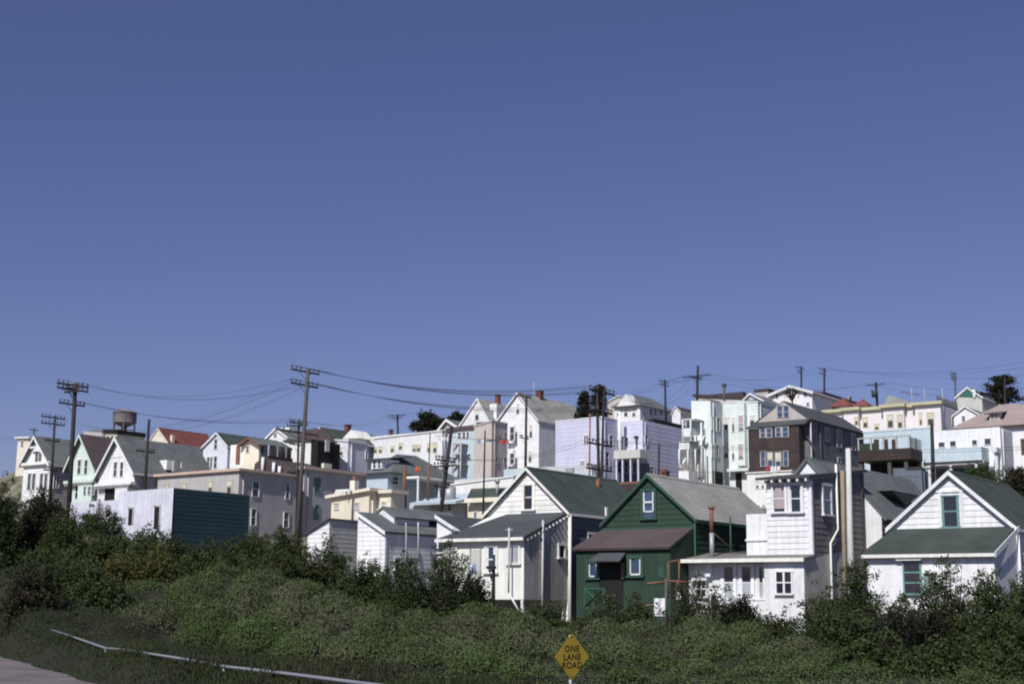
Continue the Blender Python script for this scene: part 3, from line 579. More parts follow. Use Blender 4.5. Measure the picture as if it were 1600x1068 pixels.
gz = h.F(480, 670, 2)[1]; prF(h, 'back_gable', [(h.F(462, 690, 2)[0], h.top), h.F(477, 671, 2), h.F(494, 668.5, 2), (h.F(516, 690, 2)[0], h.top)], 2, 3.2, 'rbrown')
h = H('house', 'white house with shaded grey side below the dark green roofs', 544, 689, 152, 800, cat='house')
block(h, (521, 687), (544, 689), (575, 692), wall='whiteb', roof='rlt', cor='white', coro=.12, corh=.16)
win(h, 'F', 530, 699, 536.5, 711, fw=.14, st='b'); win(h, 'S', 571, 704, 574, 716, fw=.1)
h = H('house', 'long house with low dark green roof and red brick chimneys', 517, 684, 185, 745, cat='house')
gable(h, (486, 684), (501, 667.5), (517, 684), h.S(617, 679.5, -1.3)[0], wall='dkblue', roof='rgreen', ov=.3, ove=.3, bargew=.3, courses=.5)
chimney(h, 541, 664, 549, 678); chimney(h, 609, 672, 614, 680)
prF(h, 'cross_gable', [h.F(535, 685, -1), h.F(548, 671, -1), h.F(562, 684, -1)], -1, 2, 'whitew')
h = H('water_tower', 'grey wooden water tank on spindly steel legs', 193.5, 677, 230, 700, cat='water tower')
u0, zt = h.F(193.5, 645); _, zb = h.F(193.5, 660.5); r = abs(h.F(208.5, 652)[0]-h.F(178.5, 652)[0])/2*.80
def lathe(name, prof, m, parent, n=20):
    V, F = [], []
    for rr, z in prof: V += [(rr*math.cos(2*math.pi*j/n), rr*math.sin(2*math.pi*j/n), z) for j in range(n)]
    for i in range(len(prof)-1): F += [(i*n+j, i*n+(j+1) % n, (i+1)*n+(j+1) % n, (i+1)*n+j) for j in range(n)]
    F += [tuple(range(n))[::-1], tuple(range((len(prof)-1)*n, len(prof)*n))]
    return mesh(name, V, F, m, parent)
zc = h.F(193.5, 665)[1]
tk = lathe('tank', [(r*.4, zc-.1), (r*.98, zb), (r, zb), (r*.97, zt), (r*1.03, zt+.01), (r*.6, zt+.45), (.1, zt+.7)], 'tank', h.root)
for i in range(5): zz = zb+.3+(zt-zb-.5)*i/4; lathe('hoop', [(r*1.005, zz), (r*1.012, zz+.05), (r*1.0, zz+.08)], 'polegrey', tk)
for i in range(6):
    a = i*math.pi/3+.3; p0 = (r*.95*math.cos(a), r*.95*math.sin(a), zb+.1); p1 = (r*1.12*math.cos(a), r*1.12*math.sin(a), -1); tube('leg', [p1, p0], .13, 'polegrey', h.root, n=5)
    a2 = a+math.pi/3; tube('brace', [(r*1.0*math.cos(a), r*1.0*math.sin(a), zc-.8), (r*1.0*math.cos(a2), r*1.0*math.sin(a2), zc-.8)], .07, 'polegrey', h.root, n=4)
tube('riser_pipe', [(0, 0, -1), (0, 0, zc)], .45, 'polegrey', h.root, n=10)

# ================================================================ centre
h = H('apartment_block', 'long white flat-topped building stepping up the hill behind the slate roof', 692, 674, 185, 765, cat='building')
block(h, (576, 686), (692, 672.5), (700, 672), wall='white', roof='rlt', cor='white', coro=.15, corh=.15)
for q in ((584, 699, 589, 706), (592, 698, 597, 706), (610.5, 697, 616, 705), (623.5, 692, 628.5, 701), (645, 695, 650, 704), (651.5, 695, 657, 704), (668, 693, 673, 705), (677, 692, 682.5, 706)): win(h, 'F', *q, st='b', fm='yframe', fw=.1)
h = H('house', 'hipped slate-roofed house with small dormer and light blue wall', 606, 740, 122, 830, cat='house')
wz = h.F(590, 739)[1]; box(h, 'wall', h.F(573, 745)[0], 0, 0, 9, -2, wz, 'ltblue')
E0 = h.F(568, 741, -.4); E1 = (h.F(606, 741, -.4)[0]+.4, E0[1]); zE = wz
R0 = h.S(619, 708, -1.6); vb = h.S(680, 742, 1.0)[0]
RA = (-1.9, R0[0]+0.4, R0[1]); RB = (-1.9, h.S(650, 704, -1.9)[0], R0[1]+.1); u0 = E0[0]; u1 = .8
rf = mesh('roof', [(u0, -.5, zE), (u1, -.5, zE), (u1, 9.5, zE), (u0, 9.5, zE), RA, RB], [(0, 1, 4), (1, 2, 5, 4), (2, 3, 5), (3, 0, 4, 5), (3, 2, 1, 0)], 'rgrey', h.root)
a, b = h.F(580, 733, -.1), h.F(597, 716, -.1); d_ = box(h, 'dormer', a[0], b[0], -.1, 2.2, a[1], b[1], 'white'); slab(h, 'dormer_roof', [(a[0]-.3, -.4, b[1]), (b[0]+.3, -.4, b[1]), (b[0]+.3, 3.5, b[1]+.5), (a[0]-.3, 3.5, b[1]+.5)], .1, 'rdark')
win(h, 'F', 583, 720, 588, 731, c=-.1, fm='white', fw=.1); win(h, 'F', 591, 720, 595, 731, c=-.1, fw=.1)
box(h, 'eave_porch', .81, 2.6, 1, 9, zE-.5, zE-.3, 'whitew')
for vv in (1.1, 4, 7, 8.9): box(h, 'porch_post', 2.4, 2.55, vv-.07, vv+.07, -1, zE-.5, 'white')
win(h, 'S', 612, 745, 622, 756, c=.001, fw=.1)
h = H('house', 'small house with pale roof and white trim next to the leafy dark tree', 715, 666, 210, 730, cat='house')
gable(h, (681, 678), (700, 654.5), (716, 665), 7.0, wall='greytan', roof='rgrey', ov=.5, ove=.3, bargew=.4)
h = H('gabled_house', 'white gabled house with a boxy dormer, left of the largest gable', 764, 656, 190, 760, cat='house')
gable(h, (716, 668), (746.7, 621.5), (765, 655), 12.0, wall='white', roof='rlight', ov=.2, ove=.15, bargew=.3, pitch=.35)
win(h, 'F', 742.5, 639, 748.5, 656, fm='mintw', fw=.15, st='b')
a, b = h.F(764, 662, 1.5), h.F(776, 630, 1.5); box(h, 'dormer', a[0]+.1, b[0], 1.5, 8, a[1]-6, b[1], 'white'); win(h, 'F', 768, 641, 771.5, 647, c=1.5, fw=.1)
chimney(h, 776, 617, 782, 630, u=-1.4)
h = H('gabled_house', 'largest white gabled house, facing front with tall grey-shaded side', 841, 655, 185, 765, cat='house')
gable(h, (779, 655), (809.5, 613), (842, 655), h.S(897, 629, -3.0)[0], wall='white', roof='rlight', ov=.3, ove=.12, bargew=.25, pitch=.35, proud=.03)
for q in ((807, 631, 811.5, 646), (827.5, 665, 832, 683), (826, 706, 831, 721)): win(h, 'F', *q, st='b', fm='whitew', fw=.15)
for (y0, y1, w0, w1) in ((664, 693, 667, 687), (703, 729, 708, 724)):
    p, q = h.F(795, y1), h.F(806, y0); b_ = box(h, 'bay', p[0], q[0], -.7, -.035, p[1], q[1], 'white'); win(h, 'F', 797, w0, 804, w1, c=-.7, fw=.15)
chimney(h, 841, 611, 849, 622)
for q in ((855, 667, 858.5, 686), (855, 707.5, 858.5, 727)): win(h, 'S', *q, c=.03, st='b', fw=.12)
tube('antenna', [(h.uA+2.2, .5, h.zA-1.5), (h.uA+2.2, .5, h.zA+1.5)], .04, 'polewhite', h.root)
h = H('apartment_block', 'narrow tan stucco building with two visible faces and small windows', 769, 658, 165, 775, cat='building')
block(h, (741, 666), (768.5, 657.5), (793, 661), wall='tan', roof='rtar', cor='tan', coro=.1, corh=.15)
p, q = h.F(738, 672), h.F(758, 662); 
for q in ((775, 673, 778, 680), (787.5, 676, 790.5, 683), (773.5, 714, 777, 723), (787, 715, 790, 723)): win(h, 'S', *q, fm='tan', fw=.08)
h = H('house', 'light blue three-storey house with rusty-edged sloping roof and wooden back stairs', 741, 670, 168, 775, cat='house')
block(h, (700, 673), (741, 668), (744, 669), wall='ltblue', roof='rbrown', cor='rbrown', coro=.2, corh=.5)
for q in ((715, 676, 721, 685), (722.5, 675.5, 728, 684.5), (729, 675, 733.5, 684), (731, 709, 735.5, 718)): win(h, 'F', *q, fm='white', fw=.1)
for i in range(3):
    y = 692+i*16; p, q = h.F(706, y+2, -1.5), h.F(720, y, -1.5); box(h, 'stair_landing', p[0], q[0], -1.5, -.02, p[1], q[1], 'greywood')
for x in (706.5, 719): p = h.F(x, 740, -1.5); tube('stair_post', [(p[0], -1.45, -1), (p[0], -1.45, h.F(x, 690, -1.5)[1])], .1, 'greywood', h.root)
for i in range(3): y = 690+i*16; a, b = h.F(707, y+16, -.8), h.F(719, y, -.8); tube('stair_flight', [(a[0], -.8, a[1]), (b[0], -.8, b[1])], .12, 'greywood', h.root)
h = H('flat_roofed_building', 'low white flat-roofed building just left above the white gabled cottage', 801, 745, 120, 850, cat='building')
block(h, (706, 757), (802, 744), (822, 748), wall='white', roof='rlt', cor='whitew', coro=.1, corh=.12)
for x in (739, 760): p = h.F(x, 760); box(h, 'buttress', p[0]-.1, p[0]+.1, -.12, -.002, -1, h.top-.4, 'greytan')
h = H('flat_roofed_building', 'pale grey flat roof edge with vent box, below the lavender building', 925, 743, 140, 830, cat='building')
block(h, (787, 733), (925, 738), (938, 744), wall='ltblue', roof='rlt')
box(h, 'vent_box', h.F(885, 740)[0], h.F(896.5, 740)[0], -.2, 1.2, h.F(890, 744)[1], h.F(890, 731)[1], 'galv')
h = H('cottage', 'cream cottage with dark green mansard edge and metal vent, half hidden by white gable', 798, 776, 108, 870, cat='house')
block(h, (731, 779), (798, 776), (806, 777), wall='cream', roof='rtar')
a = h.F(729, 778, -.5); b = h.F(799, 775, -.5); c_ = h.F(736, 763, .8); d_ = h.F(792, 761, .8)
slab(h, 'mansard', [(a[0], -.5, a[1]), (b[0], -.5, b[1]), (d_[0], .8, d_[1]), (c_[0], .8, c_[1])], .15, 'rgreen')
box(h, 'cornice', a[0]-.1, b[0]+.1, -.65, -.51, a[1]-.35, a[1]-.02, 'cream'); box(h, 'parapet', c_[0]-.3, d_[0]+.4, .85, 1.2, c_[1]-.4, c_[1]+.35, 'whitew')
p = h.F(777, 770, -.2); z1 = h.F(777, 753, -.2)[1]; vp = tube('vent_pipe', [(p[0], -.2, p[1]-.2), (p[0], -.2, z1)], .13, 'galv', h.root, n=8); tube('cowl', [(p[0], -.2, z1+.001), (p[0], -.2, z1+.22)], .26, 'galv', vp, n=8, r2=.1)
win(h, 'F', 741, 800, 745, 808, fw=.08)
h = H('house', 'house with pale blue flat roof and dark shaded back porch', 713, 777, 110, 870, cat='house')
box(h, 'wall', h.F(640, 790)[0], h.F(660, 790)[0], 0, 5, -1, h.top-.3, 'white'); 
uA_ = h.F(661, 790)[0]; box(h, 'back_wall', uA_, -.1, 1.2, 5, -1, h.top-.3, 'greytan')
a = h.F(640, 768, -.6); rr = slab(h, 'roof', [(a[0], -.6, h.top-.3), (.4, -.6, h.top-.3), (.4, 6, h.top+.9), (a[0], 6, h.top+.9)], .2, 'ltblue')
for q in ((664, 780, 674, 795), (688, 784, 693, 797), (700, 786, 706, 797)): win(h, 'F', *q, c=1.2, fm='whitew', fw=.08)
for (x, y0, y1, m, r) in ((669, 725, 772, 'rust', .10), (631.5, 730, 772, 'rust', .16), (702.5, 760, 771, 'galv', .5)):
    p = h.F(x, y1, 1); tube('flue', [(p[0], 1, p[1]-.8), (p[0], 1, h.F(x, y0, 1)[1])], r, m, h.root, n=8)
box(h, 'wall_panel', h.F(642, 790)[0], h.F(646, 790)[0], -.08, -.003, 0, h.top-.5, 'greywood')
p = h.F(627, 790, -.6); tube('smoke_hood', [(p[0], -.6, h.F(627, 800, -.6)[1]), (p[0], -.6, h.F(627, 774, -.6)[1])], .42, 'black', h.root, n=10)

# lavender
h = H('apartment_block', 'lavender clapboard block in front, with a recessed shaded balcony', 940, 651, 165, 775, cat='building')
block(h, (868, 658.5), (940.5, 651), (965, 655), wall='lav', roof='rtar', cor='white', coro=.05, corh=.14, pitch=.5, proud=.012)
for q in ((913, 680, 919, 693), (907.5, 720, 913, 726)): win(h, 'F', *q, fm='white', fw=.15, st='p')
win(h, 'S', 951.5, 680, 957, 693, c=.02, fw=.14)
win(h, 'S', 946, 705, 951, 728, c=.02, fm='white', gm='black', fw=.14)
p, q = h.F(869, 722), h.F(903, 738)
h = H('apartment_block', 'lavender block behind, with long shaded clapboard side and dark flat roof', 1004, 656, 168, 775, cat='building', anchor=False)
block(h, (966, 659), (1004, 656), (1065, 667), wall='lav', roof='rtar', pitch=.5, proud=.014)
box(h, 'dark_parapet', -1, -.2, 3.2, h.v1+3, h.top-.05, h.top+.55, 'black')
win(h, 'F', 993, 690, 997.5, 703, fw=.14, c=-.02); win(h, 'S', 1007, 680, 1011.5, 694, c=.02, gm='black', fw=.1)
win(h, 'S', 1015, 729, 1021, 739, c=.02, st='k', fw=.1)
a, b = h.F(957, 717, -2.7), h.F(1000, 701, -2.7); bal = box(h, 'balcony', a[0], b[0], -2.7, -.04, a[1], b[1], 'greytan')
for x in (963, 972.5, 985, 997): p = h.F(x, 742, -2.6); box(h, 'balcony_column', p[0]-.09, p[0]+.09, -2.6, -2.42, -1, a[1]-.003, 'lav')
box(h, 'painted_shade_panel', a[0], b[0]-.3, -.06, -.03, 0, a[1]-.4, 'dkblue')  # dark blue panel over the lavender wall paints the shade under the balcony
for x in (965, 976, 989): win(h, 'F', x, 722, x+6, 738, c=-.06, fw=.1)
p = h.F(969, 700, -1.7); tube('drain_stack', [(p[0], -1.75, a[1]), (p[0], -1.75, h.F(969, 643, -1.7)[1])], .2, 'whitew', h.root, n=8)
win(h, 'F', 977, 683, 982, 697, c=-.02, fw=.12)
a, b = h.F(999, 684, -.5), h.F(990, 680, -.5); box(h, 'door_hood', b[0], a[0]-.4, -.5, -.03, a[1], b[1]-.05, 'brown')

# dark trees and victorian beyond
h = H('hipped_house', 'ornate white-fronted house with hipped grey roof beyond the lavender blocks', 1000, 633, 235, 690, cat='house')
uL = h.F(960, 636)[0]; v1 = h.S(1051, 644, 0)[0]; zt = h.top
wl = box(h, 'wall', uL, 0, 0, v1, -2, zt, 'white'); 
rp = h.S(998.6, 618, uL/2); za = rp[1]; 
mesh('roof', [(uL-.5, -.6, zt), (.5, -.6, zt), (.5, v1+.5, zt), (uL-.5, v1+.5, zt), (uL/2, 2.2, za), (uL/2, v1-2.5, za)], [(0, 1, 4), (1, 2, 5, 4), (2, 3, 5), (3, 0, 4, 5), (3, 2, 1, 0)], 'rgrey', h.root)
prF(h, 'pediment', [(uL*.8, zt), (uL*.1, zt), (uL*.45, za-.3)], -.9, 1.5, 'white')
for q in ((964, 640, 969, 650), (975, 638, 981, 650), (988, 637, 993, 650)): win(h, 'F', *q, fw=.15, st='b')
for x in (1015, 1022, 1031, 1039): win(h, 'S', x, 640, x+3.5, 648, fw=.1)
h = H('house', 'dark-roofed house at the skyline left of the mint building', 1063, 640, 230, 690, cat='house')
gable(h, (1050, 645), (1056, 634), (1063, 641), 14.0, wall='white', roof='rtar', ov=.2, ove=.2)
h = H('house', 'small red-roofed house peeping over the lavender block', 985, 622, 255, 660, cat='house')
gable(h, (950, 627), (968, 617), (985, 622), 7.0, wall='tan', roof='rred', ov=.2, ove=.2)
# ================================================================ right hillside
h = H('apartment_block', 'rear stair wing of the mint building, with white enclosed porches', 1110, 625, 150, 775, cat='building', anchor=False)
block(h, (1080, 626), (1110, 625.5), (1128, 629), wall='mintw', roof='rtar')
for q in ((1112, 652, 1115.5, 671), (1119.5, 653, 1123.5, 673)): win(h, 'S', *q, fm='mintw', fw=.1)
for q in ((1112, 695, 1116, 714), (1118, 695, 1122, 714)): win(h, 'S', *q, fm='mintw', fw=.1)
va = h.S(1112, 735, .01)[0]; box(h, 'dark_doorway', .01, .05, .3, h.v1-.2, -.5, h.S(1115, 735, 0)[1], 'black')
a, b = h.F(1066.5, 676, -2.2), h.F(1080, 667.5, -2.2)
def tier(x0, x1, y0, y1, v, m='white', name='porch_panel', dep=2.0):
    p, q = h.F(x0, y1, v), h.F(x1, y0, v); return box(h, name, p[0], q[0], v, v+dep, p[1], q[1], m)
tier(1067, 1080, 668, 682, -2.0, 'mintw'); tier(1061, 1077, 691, 702, -2.4); tier(1060.5, 1076, 734, 752, -2.4)
tier(1066, 1086, 653, 656, -2.1, 'whitew', 'porch_roof', 2.1); tier(1060, 1082, 688, 690, -2.5, 'whitew', 'porch_roof', 2.4)
tier(1070, 1079, 657.5, 667, -1.0, 'curtain', 'porch_window', .1); tier(1088, 1098, 668, 688, -.6, 'white', 'stair_panel', .5)
tier(1084, 1098, 700, 745, -.3, 'mauve', 'porch_back', .2)
for x, y0, y1, v in ((1061.5, 702, 734, -2.35), (1075, 702, 734, -2.35), (1067, 655, 690, -2.0), (1079.5, 655, 690, -2.0), (1087, 680, 750, -1.6), (1097, 660, 752, -1.0), (1102, 700, 752, -.8)):
    p = h.F(x, y1, v); tube('porch_post', [(p[0], v, p[1]), (p[0], v, h.F(x, y0, v)[1])], .1, 'mintw', h.root, n=5)
a, b = h.F(1062, 729, -1.5), h.F(1076, 706, -1.5); slab(h, 'stair_flight', [(a[0], -1.6, a[1]), (b[0], -1.6, b[1]), (b[0], -1.1, b[1]), (a[0], -1.1, a[1])], .2, 'white')
a, b = h.F(1088, 700, -.9), h.F(1100, 680, -.9); slab(h, 'stair_flight', [(a[0], -1.0, a[1]), (b[0], -1.0, b[1]), (b[0], -.65, b[1]), (a[0], -.65, a[1])], .2, 'white')
h = H('apartment_block', 'tall mint-white apartment building with stacked bay windows', 1184, 627.5, 152, 790, cat='building')
block(h, (1129.5, 628), (1184, 627.5), (1222, 633), wall='mintw', roof='rtar', cor='mintw', coro=.08, corh=.15, pitch=.35, proud=.015)
p, q = h.F(1131, 730, -.7), h.F(1163, 640, -.7); 
box(h, 'bay', h.F(1150, 700, -.7)[0], h.F(1164, 700, -.7)[0], -.7, -.04, h.F(1155, 727, -.7)[1], h.F(1155, 630, -.7)[1], 'mintw')
for q in ((1132, 652, 1138, 671), (1144, 652, 1147.5, 674), (1171.5, 649, 1179.5, 664), (1132, 695, 1138, 715), (1144, 695, 1147.5, 718)): win(h, 'F', *q, c=-.01, st='b', fm='white', fw=.12)
for q in ((1154.5, 649, 1161.5, 672), (1154.5, 694, 1161, 716)): win(h, 'F', *q, c=-.7, st='k', fm='white', fw=.12)
a = h.F(1150, 757); b = h.F(1159, 738); box(h, 'entrance', a[0], b[0], -.06, -.02, a[1]-1, b[1], 'black'); box(h, 'entrance_hood', a[0]-.6, b[0]+1.2, -.9, -.03, b[1]+.1, b[1]+.4, 'mintw')
u_, z_ = h.F(1125, 600, 1.5); tube('roof_flue', [(u_+.5, 1.5, h.top-.5), (u_+.5, 1.5, z_-.3)], .14, 'polegrey', h.root); box(h, 'flue_cap', u_+.3, u_+.7, 1.3, 1.7, z_-.3, z_, 'rdark')
h = H('house', 'brown flat-roofed house showing above the mint building', 1162, 622, 215, 700, cat='house')
block(h, (1086, 618), (1162, 621), (1168, 624), wall='tan', roof='rtar', cor='rtar', coro=.3, corh=.35)
h = H('house', 'tiny pale blue gable with white rake on the skyline', 1193, 625, 205, 700, cat='house')
gable(h, (1160, 626), (1173, 614), (1193, 624.5), 6.0, wall='ltblue', roof='rgrey', ov=.3, ove=.2, bargew=.25)
h = H('shingled_house', 'weathered brown-shingled house with tan attic gable and dark back porches', 1264, 654, 140, 765, cat='house')
h6 = h
(uL, zL), (uA, zA), (uR, zR) = h.F(1184, 660), h.F(1225.5, 626), h.F(1264, 653.5)
v1 = h.S(1349, 673, 0)[0]; vh = h.S(1315, 648, uA)[0]
wl = box(h, 'wall', uL, 0, 0, v1, -2, zR-.15, 'bluewood')
prF(h, 'attic_gable', [(uL, zR-.15), (0, zR-.15), (uA, zA-.15)], .0, 2, 'tan')
cladS(h, [(0, 0), (v1, 0), (v1, zR-.2), (0, zR-.2)], 0, .3, .025, 'bluewood', wl)
e = .35; zz = zR-.1
rf = mesh('roof', [(uL-e, -.25, zz), (uA, -.25, zA), (e, -.25, zz), (e, v1+.3, zz), (uL-e, v1+.3, zz), (uA, vh, zA)], [(0, 1, 5, 4), (1, 2, 3, 5), (3, 4, 5), (0, 4, 3, 2), (0, 2, 1)], 'rdark', h.root)
prF(h, 'gable_infill', [(uL+.1, zz+.05), (-.1, zz+.05), (uA, zA-.12)], -.27, -.26, 'tan')
win(h, 'F', 1214.5, 634, 1223, 652, c=-.27, st='d', fm='greywood', gm='glassb', fw=.1); win(h, 'F', 1224.5, 634, 1233, 652, c=-.27, st='d', fm='greywood', gm='glassb', fw=.1)
pu = h.F(1169, 668, -1.3); q = h.F(1248, 660, -1.3)
slab(h, 'pent_roof', [(pu[0]-.2, -1.5, zz-.62), (.2, -1.5, zz-.55), (.2, -.26, zz+.05), (uL-.3, -.26, zz+.02)], .12, 'rdark')
pw = box(h, 'shingled_porch', pu[0], h.F(1249, 700, -1.3)[0], -1.3, -.01, -1.5, zz-.72, 'shingle')
cladF(h, [(pu[0], 0), (h.F(1249, 700, -1.3)[0], 0), (h.F(1249, 700, -1.3)[0], zz-.75), (pu[0], zz-.75)], -1.3, .25, .02, 'shingle', pw, name='shingle_courses')
for q in ((1188, 669, 1196, 683), (1198, 669, 1206, 683), (1212.5, 668, 1220.5, 682), (1222.5, 667, 1232, 682), (1189, 705, 1196, 728), (1199.5, 706, 1207.5, 728), (1212, 706, 1220.5, 728), (1224.5, 705, 1231.5, 728)): win(h, 'F', *q, c=-1.32, st='b' if q[1] > 700 and q[0] in (1199.5, 1212) else 'd', fm='greywood', gm='glassb', fw=.11)
for q in ((1289, 670, 1294.5, 688), (1307.5, 673, 1313.5, 698), (1330.5, 678, 1335.5, 703), (1309, 716, 1313, 722)): win(h, 'S', *q, c=.025, st='n', fm='greywood', gm='glass', fw=.22)
tube('pale_pipe', [(.12, .05, 0), (.12, .05, zz-.3)], .09, 'polewhite', h.root); tube('pipe', [(.15, 2.3, 0), (.15, 2.3, zz-.2)], .06, 'polegrey', h.root)
p = h.F(1240, 700, -1.4); tube('diagonal_brace', [(p[0]+.9, -.4, p[1]+1.5), (p[0]+2.3, -.2, p[1]-1.2)], .07, 'polegrey', h.root)
h = H('porch', 'low white rear addition with laundry under the brown-shingled house', 1236, 737, 125, 800, cat='porch')
block(h, (1167, 739), (1236, 735), (1240, 736), wall='whitew', roof='rlt', cor='whitew', coro=.12, corh=.1)
for q in ((1181.5, 752, 1186, 762), (1190, 752, 1194, 762)): win(h, 'F', *q, st='b', fw=.1)
h = H('gabled_house', 'pale lavender gable with white eaves on top of the hill', 1268.5, 610, 235, 690, cat='house')
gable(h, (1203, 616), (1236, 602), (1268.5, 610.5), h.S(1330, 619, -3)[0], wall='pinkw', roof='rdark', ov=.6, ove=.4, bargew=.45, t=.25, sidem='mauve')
for q in ((1212, 613, 1216, 622), (1256, 611, 1261, 619), (1260, 629, 1265, 634)): win(h, 'F', *q, fw=.12)
h = H('house', 'long low house with dark red-edged roof behind the hilltop gable', 1285, 616, 260, 670, cat='house')
block(h, (1270, 613), (1285, 614), (1352, 622), wall='tan', roof='rbrown', cor='rbrown', coro=.3, corh=.4)
win(h, 'S', 1326, 620, 1331, 626, fw=.15)
h = H('house', 'dark flat roof edge left of the hilltop gable', 1200, 612, 255, 670, cat='house')
block(h, (1180, 611), (1200, 609), (1222, 612), wall='mauve', roof='rtar', cor='rtar', coro=.2, corh=.4)
G3 = 'red pyramid-roofed turrets'
for (x0, xa, x1, y0, ya, lab) in ((1294, 1313, 1328, 633, 621.5, 'left small white turret with red pyramid roof'), (1330, 1345, 1357, 633, 623, 'right small turret with red pyramid roof')):
    h = H('turret', lab, x1, y0, 215, 660, cat='house', group=G3); uL = h.F(x0, y0)[0]; u1 = 0; w = abs(uL); za = h.F(xa, ya, w/2)[1]
    box(h, 'wall', uL+.5, -.5, .5, w-.5, -3, h.top, 'white'); mesh('roof', [(uL, 0, h.top), (0, 0, h.top), (0, w, h.top), (uL, w, h.top), (uL/2, w/2, za)], [(0, 1, 4), (1, 2, 4), (2, 3, 4), (3, 0, 4), (3, 2, 1, 0)], 'rred', h.root)
    win(h, 'F', x0+6, y0+2, x0+13, y0+6, c=.5, fw=.1)
h = H('row_house', 'pink-white bay-windowed row house with long yellow cornice', 1467, 631.5, 190, 730, cat='house')
block(h, (1289, 641), (1467, 631), (1500, 636), wall='pinkw', roof='rgrey', pitch=.0)
for (a, b, v) in ((1289, 1345, 0), (1318, 1341, -.8), (1380, 1412, -.8), (1430, 1470, -.7)):
    p, q = h.F(a, 650, v), h.F(b, 650, v)
    if v: box(h, 'bay', p[0], q[0], v, -.01, -1, h.zR-.1, 'pinkw')
    box(h, 'cornice', p[0]-.35, q[0]+.35, v-.5, v+.3, h.zR-.1+v*.002, h.zR+.32+v*.01, 'ycornice')
box(h, 'cornice_band', h.uL, .3, -.45, .35, h.zR-.16, h.zR+.28, 'ycornice')
for q in ((1336, 652, 1340.5, 663), (1349, 652, 1355.5, 667), (1367, 662.5, 1373, 670), (1387, 648, 1395.5, 667), (1403, 648, 1409.5, 667), (1437, 645, 1440, 663), (1449.5, 645, 1459, 663)):
    v = -.8 if (1318 < q[0] < 1341 or 1380 < q[0] < 1412) else (-.7 if q[0] > 1430 else 0); win(h, 'F', *q, c=v, st='b', fm='yframe', fw=.18)
win(h, 'S', 1487, 651, 1491.5, 664, fm='yframe', fw=.12, c=.001)
a = h.S(1475, 618, -.3); 
for i in range(9): vv = .3+i*(h.v1-.6)/8; tube('roof_fence_post', [(-.3, vv, h.zR), (-.3, vv, h.zR+1.3)], .06, 'polegrey', h.root, n=4)
box(h, 'roof_fence', -.34, -.28, .3, h.v1-.3, h.zR+.4, h.zR+1.15, 'mauve')
gz = h.F(1385, 615, 4); prF(h, 'rear_roof', [(h.F(1375, 634, 4)[0], h.top), h.F(1388, 617, 4), (h.F(1440, 634, 4)[0]+1, h.top+.3)], 4, 14, 'rlight')
for x in (1425, 1445, 1473): p = h.F(x, 627, 1); tube('aerial', [(p[0], 1, h.top), (p[0], 1, h.F(x, 606, 1)[1])], .045, 'polewhite', h.root, n=4)
p = h.F(1408, 612, 1); q = h.F(1436, 617, 1); tube('aerial_boom', [(p[0], 1, p[1]), (q[0], 1, q[1])], .05, 'polegrey', h.root, n=4)

h = H('house', 'light blue house behind a brown glazed deck on posts', 1453, 669, 128, 770, cat='house')
h8 = h; block(h, (1349, 675.5), (1453, 668), (1458, 669), wall='ltblue', roof='rlt', cor='ltblue', coro=.04, corh=.12)
h = H('deck_porch', 'dark brown boarded deck with glazed windbreak, standing on tall posts', 1422, 699, 118, 765, cat='porch')
uL = h.F(1340, 703)[0]; zb = h.F(1380, 718.5)[1]; zt = h.F(1418, 681)[1]; zm = h.top; v1 = h.S(1441, 702, 0)[0]
bx_ = joinboxes('deck_skirt', [(uL, 0, 0, .12, zb, zm), (-.12, -.001, .121, v1, zb, zm), (uL, 0, .121, v1, zb, zb+.15)], 'brown', h.root)
for i in range(8):
    z = zb+(zm-zb)*i/8; box(h, 'board', uL, .03, -.035, -.003, z, z+(zm-zb)/8-.02, 'brown', bx_)
for i in range(5): u = uL+(0-uL)*(.03+.97*i/4)-.06; box(h, 'windbreak_post', u-.06, u+.06, 0.01, .11, zm+.002, zt, 'greywood')
box(h, 'windbreak_rail', uL, .05, -.02, .14, zt+.002, zt+.1, 'greywood')
for i in range(2): a = .2+i*(v1-.2)/2; box(h, 'windbreak_pane', -.08, -.04, a, a+(v1-.3)/2, zm+.002, zt-.05, 'mint'); box(h, 'windbreak_post', -.1, .0, a-.12, a-.002, zm+.003, zt-.003, 'brown')
box(h, 'green_panel', uL, uL+1.5, .03, .07, zm+.003, zt-.4, 'green')
for (x, v) in ((1390, .3), (1416, .3), (1437, v1-.3), (1345, .3)):
    p = h.F(x, 720, v); box(h, 'stilt', p[0]-.15, p[0]+.15, v-.12, v+.12, -1, zb-.003, 'polegrey')
box(h, 'painted_undercroft_shade', uL, -.2, v1-.2, v1, -1, zb-.01, 'black')  # black sheet stands in for the deep shade beneath the deck
for i in range(3): a = h.F(1365+i*14, 688, 1.5); box(h, 'chair_back', a[0], a[0]+.45, 1.5, 1.56, zm-.2, a[1]+.1, 'brown')
h = H('balcony_house', 'bright white box house with long pale blue balcony on posts', 1562, 667, 120, 775, cat='house')
block(h, (1459.5, 674), (1562, 666.5), (1581, 668), wall='white', roof='rlt', pitch=.0)
cladS(h, [(0, 0), (h.v1, 0), (h.v1, h.top-.05), (0, h.top-.05)], 0, .22, .02, 'white', h.wl)
for q in ((1467, 691, 1476, 698), (1485, 689, 1493.5, 697), (1519.5, 687.5, 1526.5, 694.5), (1539, 685, 1548, 694)): win(h, 'F', *q, st='n', fm='white', gm='glass', fw=.08)
vb = -2.1; a, b = h.F(1441, 720, vb), h.F(1533, 697, vb); zb, zt = h.F(1533, 718, vb)[1], b[1]
